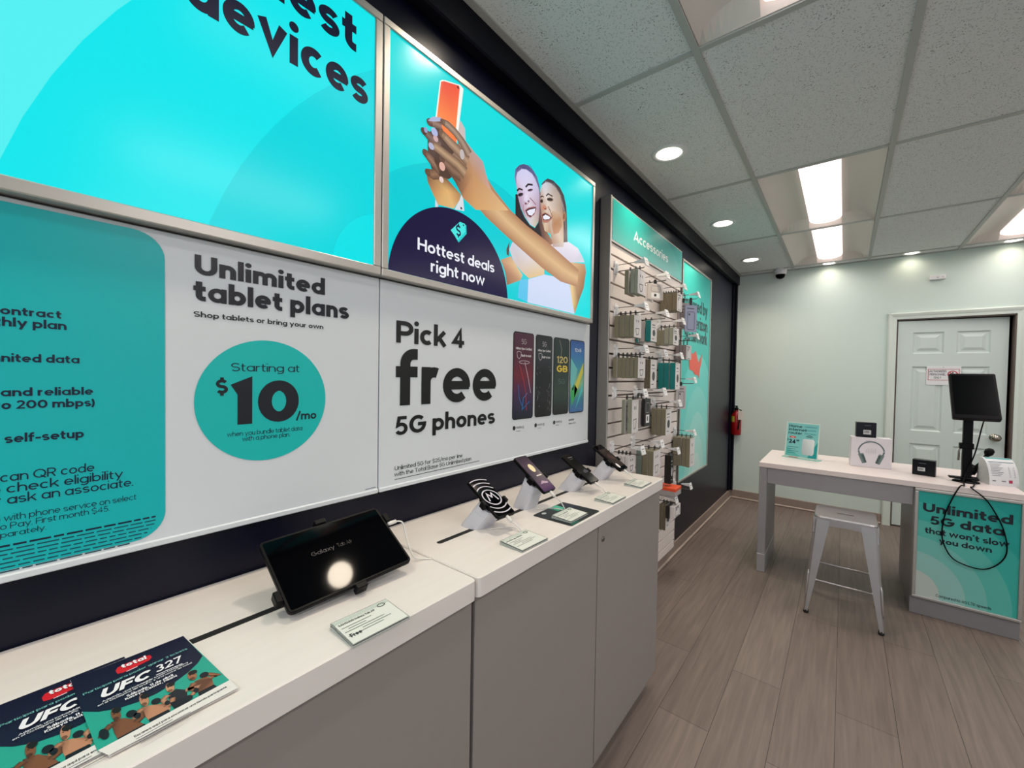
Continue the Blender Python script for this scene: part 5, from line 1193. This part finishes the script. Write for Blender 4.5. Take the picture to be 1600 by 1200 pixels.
flyer(SH, CT + .0002, 'left flyer of the pair, partly under the other, cut by the picture edge')
flyer((0, 0), CT + .0024, 'right flyer of the pair, lying on top of the left one beside the tablet')

# ------------------------------------------------------------------ service desk
DT = .795; DX_0, DX_1, DY0, DY1 = .555, 1.81, 3.455, 4.14
dk = empty('service_desk', (1.2, 3.8, 0), 'grey service desk with white top, table end at left and cabinet at right', 'desk')
MB().box((DX_0, DY0, DT - .034), (DX_1, DY1, DT), .003, seg=2).build('worktop', M('desk_white_laminate', (226, 212, 208), .35, noise=.03, nscale=8, stretch=(1, 6, 1)), dk)
MB().box((.606, DY0 + .012, .648), (1.364, DY0 + .03, DT - .034), .002).build('apron', DGRY, dk)
MB().box((.606, DY1 - .03, .648), (1.364, DY1 - .012, DT - .034), .002).build('apron', DGRY, dk)
lg = MB().box((DX_0 + .002, DY0 + .006, .01), (.605, DY0 + .52, DT - .034), .002).build('leg_panel', DGRY, dk)
MB().box((DX_0, DY0 + .003, 0), (.607, DY0 + .523, .13), .002).build('kick_plate', M('light_kick_plate', (172, 168, 170), .4, metal=.4, noise=.03), lg)
MB().box((1.366, DY0 + .014, .0), (1.795, DY1 - .03, DT - .034), .002).build('pedestal', DGRY, dk)
MB().box((1.362, DY0 + .002, 0), (1.797, DY0 + .0138, .098), .002).build('plinth', M('plinth_grey', (132, 128, 130), .45, noise=.03), dk)
fs = empty('poster_frame', (1.58, DY0, .1), 'framed teal poster about unlimited 5G data on the desk front', 'poster')
sx0_, sx1_, sz0_, sz1_ = 1.369, 1.800, .102, .760; fw = .017; g = MB()
for lo, hi in (((sx0_, DY0 - .014, sz0_), (sx1_, DY0 + .012, sz0_ + fw)), ((sx0_, DY0 - .014, sz1_ - fw), (sx1_, DY0 + .012, sz1_)), ((sx0_, DY0 - .014, sz0_ + fw), (sx0_ + fw, DY0 + .012, sz1_ - fw)), ((sx1_ - fw, DY0 - .014, sz0_ + fw), (sx1_, DY0 + .012, sz1_ - fw))): g.box(lo, hi, .004, seg=2)
g.build('frame', ALU, fs)
PYY = DY0 - .004; rc = (sx0_ + fw, sz0_ + fw, sx1_ - fw, sz1_ - fw)
MB().box((rc[0], PYY, rc[1]), (rc[2], DY0 + .01, rc[3])).build('backing', WHITE, fs)
a = Art(FACEF(PYY - .0005)); a.poly([(rc[0], rc[1]), (rc[2], rc[1]), (rc[2], rc[3]), (rc[0], rc[3])], (14, 158, 150), 0)
for i, (r_, cl) in enumerate(((.62, (30, 166, 156)), (.50, (56, 176, 164)), (.40, (88, 184, 172)), (.31, (116, 190, 180)), (.225, (146, 196, 188)), (.12, (188, 200, 192)))): a.poly(clip(circ(rc[0] - .02, rc[1] + .02, r_, r_ * 1.08, n=64), *rc), cl, 1 + i)
def dt_(s, u0_, v0_, u1_, v1_, um, vb, vt, wgt):
    Yq = PYY - .001; p0, p1 = ony(u0_, v0_, Yq), ony(u1_, v1_, Yq); zb = (p0[1] + p1[1]) / 2; a.text(s, (p0[0], zb), (p1[0], zb), hy(um, vb, vt, Yq), (18, 26, 38), wgt, 9, ref=AS)
dt_('Unlimited', 1442, 799.5, 1583, 819, 1580, 818.6, 803.2, .155); dt_('5G data', 1453, 818.5, 1569, 837.5, 1500, 826.5, 812.5, .155); dt_("that won't slow", 1445, 833.3, 1577, 854.5, 1449, 834, 824.5, .14); dt_('you down', 1467, 849, 1549.6, 863.5, 1510, 856.5, 847.5, .14); dt_('Compared to 4G LTE speeds', 1462, 932.3, 1548.5, 953, 1464, 933, 928.3, .09)
a.build('lettering', PRINTG, fs)

# easel sign
def standing_frame(u0_, v0_, u1_, v1_, vt, z=DT):
    x0, y0 = onz(u0_, v0_, z); x1, y1 = onz(u1_, v1_, z); return Vector((x0, y0, z)), Vector((x1, y1, z))
p0, p1 = standing_frame(1225, 713, 1277, 721, 0); U = (p1 - p0).normalized(); w_ = (p1 - p0).length; N = Vector((U.y, -U.x, 0)); hgt = ony(1226, 658, p0.y + .02)[1] - DT
th = rad(8); V = Vector((0, 0, 1)) * math.cos(th) - N * math.sin(th); N2 = N * math.cos(th) + Vector((0, 0, 1)) * math.sin(th)
es = empty('tabletop_sign', ((p0 + p1) / 2), 'upright teal home internet router sign with $24.99 price, on the desk', 'sign')
fr = (p0 + Vector((0, 0, .001)), U, V, N2)
MB().prism([(0, 0), (w_, 0), (w_, hgt), (0, hgt)], -.003, 0, fr).build('holder', M('white_acrylic', (206, 222, 214), .2, noise=.02), es)
g = MB(); Mx = Matrix(((*U, 0), (*N, 0), (0, 0, 1, 0), (0, 0, 0, 1))).transposed(); Mx.translation = p0; g.box((-.012, -.06, .0), (w_ + .012, .012, .004), .001, M4=Mx); g.build('foot', M('teal_tint_acrylic', (120, 190, 176), .2, noise=.03), es)
a = Art((fr[0] + N2 * .0006, U, V, N2)); W_, H_ = w_, hgt; R_ = lambda s, t: (s * W_, t * H_)
a.poly([R_(.04, .05), R_(.97, .05), R_(.97, .97), R_(.04, .97)], (126, 196, 194), 1); a.poly([R_(.7, .05), R_(.97, .05), R_(.97, .5)], (30, 150, 150), 2); a.poly([R_(.04, .05), R_(.5, .05), R_(.04, .3)], (96, 184, 180), 2)
for t, yv, xe in (('Home', .85, .48), ('internet', .755, .62), ('router', .66, .5)): a.text(t, R_(.08, yv), R_(xe, yv), .075 * H_, (26, 52, 66), .13, 3)
for yv, xe in ((.86, .92), (.765, .9), (.67, .9)): a.stroke([R_(.56, yv + .03), R_(xe, yv + .03)], .007, (90, 160, 168), 3)
a.poly([(R_(.22, .575)[0] + .022 * math.cos(rad(t)), R_(.22, .575)[1] + .0085 * math.sin(rad(t))) for t in range(0, 360, 20)], (206, 60, 50), 3); a.text('only', R_(.17, .562), R_(.27, .562), .008, (240, 230, 230), .15, 4)
a.text('$', R_(.06, .46), R_(.1, .46), .018, (26, 40, 56), .17, 3); a.text('24', R_(.11, .40), R_(.32, .40), .115 * H_, (26, 40, 56), .19, 3); a.text('99', R_(.34, .46), R_(.43, .46), .016, (26, 40, 56), .16, 3)
for k in range(4): a.stroke([R_(.08, .30 - k * .055), R_(.42 - (k % 2) * .08, .30 - k * .055)], .004, (60, 120, 124), 3)
a.poly([R_(.52, .18), R_(.56, .12), R_(.84, .12), R_(.88, .18), R_(.88, .52), R_(.84, .56), R_(.56, .56), R_(.52, .52)], None, 4, [(176, 184, 186), (180, 186, 188), (200, 206, 206), (206, 212, 212), (226, 230, 230), (230, 234, 234), (214, 220, 220), (196, 202, 204)])
a.stroke([R_(.62, .62), R_(.72, .66), R_(.82, .62)], .004, (40, 60, 70), 4); a.stroke([R_(.67, .60), R_(.72, .62), R_(.77, .60)], .004, (40, 60, 70), 4)
a.poly([R_(.14, .0), R_(.42, .0), R_(.42, .025), R_(.14, .025)], (190, 70, 56), 3)
a.build('print', PRINT, es)
# boxes on the desk
def carton(u0_, v0_, u1_, v1_, utop, vtop, depth, z, label, mat, cat='box'):
    x0, y0 = onz(u0_, v0_, z); x1, y1 = onz(u1_, v1_, z); P0 = Vector((x0, y0, z)); P1 = Vector((x1, y1, z)); U = (P1 - P0).normalized(); B = Vector((-U.y, U.x, 0)); w_ = (P1 - P0).length
    hgt = ony(utop, vtop, y0)[1] - z
    o = empty('product_box', (P0 + P1) / 2, label, cat); Mx = Matrix(((*U, 0), (*B, 0), (0, 0, 1, 0), (0, 0, 0, 1))).transposed(); Mx.translation = P0
    MB().box((0, 0, .0005), (w_, depth, hgt), .0015, M4=Mx).build('carton', mat, o)
    return o, Art((P0 - B * .0004, U, Vector((0, 0, 1)), -B)), w_, hgt, P0, U, B
o, a, W_, H_, P0, U, B = carton(1329, 727.5, 1393, 734, 1330, 682, .085, DT, 'white headphones box standing on the desk under a black box', M('white_box_card', (222, 216, 220), .35, noise=.02))
cx, cy = W_ * .5, H_ * .50; a.stroke(circ(cx, cy, W_ * .32, H_ * .37, 20, 10, 170), .008, (96, 110, 114), 1)
for s in (-1, 1):
    a.taper([(cx + s * W_ * .26, cy - H_ * .05), (cx + s * W_ * .16, cy - H_ * .36)], [.030, .024], (92, 112, 110), 2, edge=(120, 132, 130)); a.taper([(cx + s * W_ * .21, cy - H_ * .08), (cx + s * W_ * .13, cy - H_ * .34)], [.014, .012], (66, 84, 82), 3); a.stroke([(cx + s * W_ * .315, cy + H_ * .05), (cx + s * W_ * .27, cy - H_ * .12)], .009, (96, 110, 114), 1)
a.stroke(circ(W_ * .42, H_ * .86, .014, .008, 12), .003, (196, 192, 196), 1, True)
for k in range(6): a.stroke([(W_ * (.38 + .045 * k), H_ * .48), (W_ * (.38 + .045 * k), H_ * (.6 + .05 * (k % 2)))], .004, (204, 196, 198), 1)
a.build('print', PRINT, o)
top = P0 + U * (W_ * .12) + B * .012; zt = DT + H_ + .0005
o2 = empty('product_box', top + U * .05 + Vector((0, 0, H_)), 'small black box with white sticker on top of the headphones box', 'box')
bw = W_ * .50; bh = ony(1338, 659, top.y)[1] - zt - .002
Mx = Matrix(((*U, 0), (*B, 0), (0, 0, 1, 0), (0, 0, 0, 1))).transposed(); Mx.translation = Vector((top.x, top.y, zt))
BBX = M('glossy_black_card', (16, 17, 22), .25, noise=.15, nscale=20, spec=.2)
MB().box((0, 0, 0), (bw, .055, bh), .0015, M4=Mx).build('carton', BBX, o2)
a = Art((Vector((top.x, top.y, zt)) - B * .0004, U, Vector((0, 0, 1)), -B)); a.poly([(bw * .36, bh * .2), (bw * .74, bh * .2), (bw * .74, bh * .5), (bw * .36, bh * .5)], (196, 196, 196), 1)
for k in range(7): a.stroke([(bw * (.42 + k * .035), bh * .3), (bw * (.42 + k * .035), bh * .44)], .002, (30, 30, 34), 2)
a.stroke([(bw * .4, bh * .8), (bw * .75, bh * .8)], .004, (70, 76, 90), 1); a.build('sticker', PRINT, o2)
o, a, W_, H_, P0, U, B = carton(1424.8, 740.6, 1461.4, 745.7, 1425.7, 717, .06, DT, 'small black box with white sticker standing on the desk between headphones and monitor', BBX)
a.poly([(W_ * .24, H_ * .28), (W_ * .56, H_ * .28), (W_ * .56, H_ * .52), (W_ * .24, H_ * .52)], (196, 196, 196), 1)
for k in range(6): a.stroke([(W_ * (.29 + k * .035), H_ * .34), (W_ * (.29 + k * .035), H_ * .47)], .002, (30, 30, 34), 2)
a.stroke([(W_ * .3, H_ * .78), (W_ * .6, H_ * .78)], .004, (80, 84, 90), 1); a.build('sticker', PRINT, o)

# monitor on its post
mb = Vector((1.608, 3.655, DT))
mo = empty('monitor', mb, 'black tilted monitor on a tall black post standing on the desk', 'monitor')
g = MB(); g.lathe([(.001, .012), (.050, .010), (.058, .005), (.058, 0)], mb, n=28); g.build('base', BLK, mo)
pw = .020
g = MB(); g.loft([[mb + Vector((a_ * pw, b_ * .014, z)) for a_, b_ in ((-1, -1), (1, -1), (1, 1), (-1, 1))] for z in (.008, .43)]); g.build('post', BLK, mo)
g = MB(); g.box((mb.x - .034, mb.y - .018, DT + .20), (mb.x + .026, mb.y + .016, DT + .235), .003); g.box((mb.x - .075, mb.y - .035, DT + .020), (mb.x + .05, mb.y + .01, DT + .030), .003); g.build('clip', BLK, mo)
g = MB(); g.tube([mb + Vector((-.034, -.012, .20)), mb + Vector((-.036, -.012, .13))], .005, 8); g.build('stylus', STEEL, mo)
bl = Vector((1.527, 3.525, 1.187)); br_ = Vector((1.716, 3.525, 1.187)); vtop = Vector((0, .178, .262)); fr = frame_of((bl + br_) / 2 + vtop / 2, (1, 0, 0), vtop)
w_, h_ = .192, vtop.length
slab(fr, w_, h_, -.026, 0, .008, .002).build('bezel', BLK, mo)
O, U, V, N = fr
MB().prism([(-w_ / 2 + .010, -h_ / 2 + .026), (w_ / 2 - .010, -h_ / 2 + .026), (w_ / 2 - .010, h_ / 2 - .014), (-w_ / 2 + .010, h_ / 2 - .014)], -.001, .0004, fr).build('screen', M('dark_lcd', (5, 7, 9), .25, spec=.06), mo)
g = MB(); g.tube([mb + Vector((0, 0, .42)), O - N * .026 - V * .05], .018, 12); g.build('tilt_joint', BLK, mo)
cable('monitor_cable', [O - V * (h_ / 2 - .002) + U * .03 - N * .012, mb + Vector((.05, -.03, .33)), mb + Vector((.028, -.028, .18)), mb + Vector((-.005, -.03, .06)), mb + Vector((-.02, -.06, .006))], .0035, BLK, 'black cable running down the monitor post')
Z = lambda u, v: Vector((*[ony(u, v, DY0 - .022)[0], DY0 - .022], ony(u, v, DY0 - .022)[1]))
lp = [(1499.6, 757), (1487, 781), (1476.7, 804), (1471.9, 829), (1474.6, 850), (1487, 871), (1508, 883), (1535, 889.6), (1555.8, 884), (1570, 871), (1573.5, 854), (1569, 831), (1560, 810), (1541, 781), (1519, 759)]
pts = [mb + Vector((-.02, -.06, .006)), Vector((1.575, DY0 + .03, DT + .005)), Vector((ony(1500, 755, DY0 - .012)[0], DY0 - .012, DT + .004))] + [Z(*p) for p in lp[1:-1]] + [Vector((ony(1518, 757, DY0 - .012)[0], DY0 - .012, DT + .004)), Vector((1.61, DY0 + .03, DT + .005)), mb + Vector((.03, -.05, .006))]
cable('hanging_cable', pts, .0035, BLK, 'black cable looping down over the teal desk poster')
# scanner
sb = Vector((1.646, 3.765, DT)); sc_ = empty('barcode_scanner', sb, 'black handheld scanner leaning upright beside the white price display', 'scanner')
hd = Vector((ony(1546, 706, 3.815)[0], 3.815, ony(1546, 706, 3.815)[1]))
g = MB(); g.lathe([(.001, .02), (.03, .016), (.036, .006), (.036, 0)], sb, n=20); g.tube([sb + Vector((-.03, 0, .014)), sb + Vector((.0, 0, .055)), sb + Vector((.016, 0, .09))], [.012, .026, .016], 10); g.build('cradle', BLK, sc_)
g = MB(); g.tube([sb + Vector((.0, 0, .04)), sb.lerp(hd, .5) + Vector((.008, 0, .02)), hd - (hd - sb).normalized() * .02], [.019, .011, .011], 10); g.build('handle', BLK, sc_)
g = MB(); dd = (hd - sb).normalized(); g.tube([hd - dd * .028, hd - dd * .012, hd + dd * .008, hd + dd * .02], [.011, .021, .021, .012], 12); g.build('head', BLK, sc_)
# curved price display
p0 = Vector((*onz(1546, 757.5, DT), DT)); p1 = Vector((*onz(1592.5, 761.5, DT), DT)); U = (p1 - p0).normalized(); B = Vector((-U.y, U.x, 0)); w_ = (p1 - p0).length
pd = empty('price_display', (p0 + p1) / 2, 'white curved price list display with teal top strip at the desk end', 'price display')
hgt = ony(1545, 716, p0.y + .05)[1] - DT; n = 12
prof = [(B * (.085 * (1 - math.cos(rad(90 * k / n))) * 1.0), hgt * math.sin(rad(90 * k / n))) for k in range(n + 1)]
front = [b + Vector((0, 0, z)) for b, z in prof]; back = [front[-1] + B * .02, B * .12]
loop = front + [front[-1] + B * .012, B * .125]
MB().loft([[p0 + q_ for q_ in loop], [p0 + U * w_ + q_ for q_ in loop]]).build('body', M('white_display_card', (222, 220, 220), .4, noise=.015), pd)
vs = []; a = Art(((0, 0, 0), (1, 0, 0), (0, 1, 0), (0, 0, 1)))
def onsurf(s, t):
    k = t * n; i = min(n - 1, int(k)); f = k - i; q_ = front[i].lerp(front[i + 1], f); tg = (front[i + 1] - front[i]).normalized(); nn = tg.cross(U) * -1; nn = nn if nn.dot(-B + Vector((0, 0, .3))) > 0 else -nn
    return p0 + U * (w_ * s) + q_ + nn * .0008
a.v = []; 
def strip(s0, s1, t0, t1, col, dx=0):
    k = len(a.v); m = max(1, int((t1 - t0) * n * 2)); up_ = Vector((0, 0, dx))
    for i in range(m + 1): t = t0 + (t1 - t0) * i / m; a.v += [onsurf(s0, t) + (onsurf(s0, t) - (p0 + B * .1)).normalized() * dx, onsurf(s1, t) + (onsurf(s1, t) - (p0 + B * .1)).normalized() * dx]; a.c += [(*lin(col), 1)] * 2
    for i in range(m): a.f.append([k + 2 * i, k + 2 * i + 1, k + 2 * i + 3, k + 2 * i + 2])
strip(.08, .96, .84, .99, (50, 160, 160)); strip(.1, .96, .66, .685, (60, 110, 116))
for k in range(9): strip(.1, .52 - .06 * (k % 3), .60 - k * .045, .612 - k * .045, (110, 120, 122))
for s in (.7, .86):
    for k in range(7): strip(s, s + .04, .50 - k * .045, .512 - k * .045, (110, 120, 122))
strip(.1, .22, .10, .125, (90, 96, 100)); strip(.42, .56, .10, .125, (120, 120, 124)); strip(.66, .78, .075, .15, (176, 40, 80))
a.build('print', PRINT, pd)

# ------------------------------------------------------------------ stool
SCX, SCY, SZ = 1.046, 3.205, .588
stl = empty('metal_stool', (SCX, SCY, 0), 'silver metal stool with a slotted seat standing in front of the desk', 'stool')
hw = .146
g = MB(); fr = ((SCX, SCY, 0), (1, 0, 0), (0, 1, 0), (0, 0, 1))
N_ = 32
def loopr(r_, h_, cr__, n=8): return rrect(-r_, -r_, r_, r_, cr__, n - 1)
outer = loopr(hw, 0, .035); sl = []
for (x, y) in outer: t = math.atan2(y, x); sl.append((.052 * math.cos(t), .009 * max(-1, min(1, 3 * math.sin(t)))))
P3 = lambda l, z: [Vector((SCX + x, SCY + y, z)) for x, y in l]
nn = len(outer)
lps = [P3(outer, SZ - .03), P3(outer, SZ - .008), P3([(x * .975, y * .975) for x, y in outer], SZ), P3([(x * .85, y * .85) for x, y in outer], SZ - .001), P3(sl, SZ - .003), P3(sl, SZ - .014)]
g.loft(lps, sm=False, cap=False); g.build('seat', GALV, stl)
MB().prism([(-.06, -.014), (.06, -.014), (.06, .014), (-.06, .014)], SZ - .03, SZ - .028, fr).build('slot_shade_plate', M('slot_shade', (20, 19, 20), .6, noise=.1), stl)  # dark plate added below the open slot, its colour stands for the shade inside
# skirt: four aprons with arched cut-outs
foot = .178
for (ax, s) in (('x', -1), ('x', 1), ('y', -1), ('y', 1)):
    g = MB(); pts_ = [(-hw + .004, SZ - .012), (hw - .004, SZ - .012), (hw + .004, SZ - .10), (hw - .055, SZ - .085), (hw - .075, SZ - .052), (0, SZ - .047), (-hw + .075, SZ - .052), (-hw + .055, SZ - .085), (-hw - .004, SZ - .10)]
    if ax == 'x': fr_ = ((SCX, SCY + s * (hw - .001), 0), (1, 0, 0), (0, 0, 1), (0, s, 0))
    else: fr_ = ((SCX + s * (hw - .001), SCY, 0), (0, 1, 0), (0, 0, 1), (s, 0, 0))
    g.prism(pts_, -.002, .002, fr_); g.build('apron', GALV, stl)
for sx in (-1, 1):
    for sy in (-1, 1):
        loops = []
        for k in range(9):
            t = k / 8; z = SZ - .02 - t * (SZ - .035); c_ = hw + .002 + (foot - hw) * (t ** 1.15) * 1.06; fl = .078 * (1 - t) + .020 * t; th = .006; rr = .016 * (1 - t) + .008 * t
            cx_, cy_ = SCX + sx * c_, SCY + sy * c_
            L_ = [(-fl, 0)] + [(-rr + rr * math.sin(rad(a_)), -rr + rr * math.cos(rad(a_))) for a_ in (0, 30, 60, 90)] + [(0, -fl), (-th, -fl), (-th, -th - rr * .4), (-th - rr * .4, -th), (-fl, -th)]
            loops.append([Vector((cx_ + sx * p, cy_ + sy * q_, z)) for p, q_ in L_])
        lg = MB().loft(loops).build('leg', GALV, stl)
        e = Vector((SCX + sx * (foot + .0005) - sx * .009, SCY + sy * (foot + .0005) - sy * .009, 0))
        MB().lathe([(.001, 0), (.013, 0), (.014, .006), (.013, .020), (.001, .022)], e, n=14).build('foot', RUB, lg)
        # pressed rib on the outer corner
        g = MB(); ca = lambda t: Vector((SCX + sx * (hw + .004 + (foot - hw) * (t ** 1.15) * 1.06 - .004), SCY + sy * (hw + .004 + (foot - hw) * (t ** 1.15) * 1.06 - .004), SZ - .02 - t * (SZ - .035)))
        g.tube([ca(.56), ca(.6), ca(.82), ca(.86)], [.002, .007, .006, .002], 8); g.build('rib', GALV, lg)
zs_ = .205; c_ = hw + (foot - hw) * .68 - .014
g_ = [((-1, -1), (1, -1)), ((-1, 1), (1, 1))]
for A_, B_ in g_:
    MB().tube([(SCX + A_[0] * c_, SCY + A_[1] * c_, zs_), (SCX + A_[0] * (c_ - .03), SCY + A_[1] * c_, zs_), (SCX + A_[0] * (c_ - .034), SCY + A_[1] * c_, zs_), (SCX + B_[0] * (c_ - .034), SCY + B_[1] * c_, zs_), (SCX + B_[0] * (c_ - .03), SCY + B_[1] * c_, zs_), (SCX + B_[0] * c_, SCY + B_[1] * c_, zs_)], [.010, .009, .0055, .0055, .009, .010], 8).build('stretcher', GALV, stl)
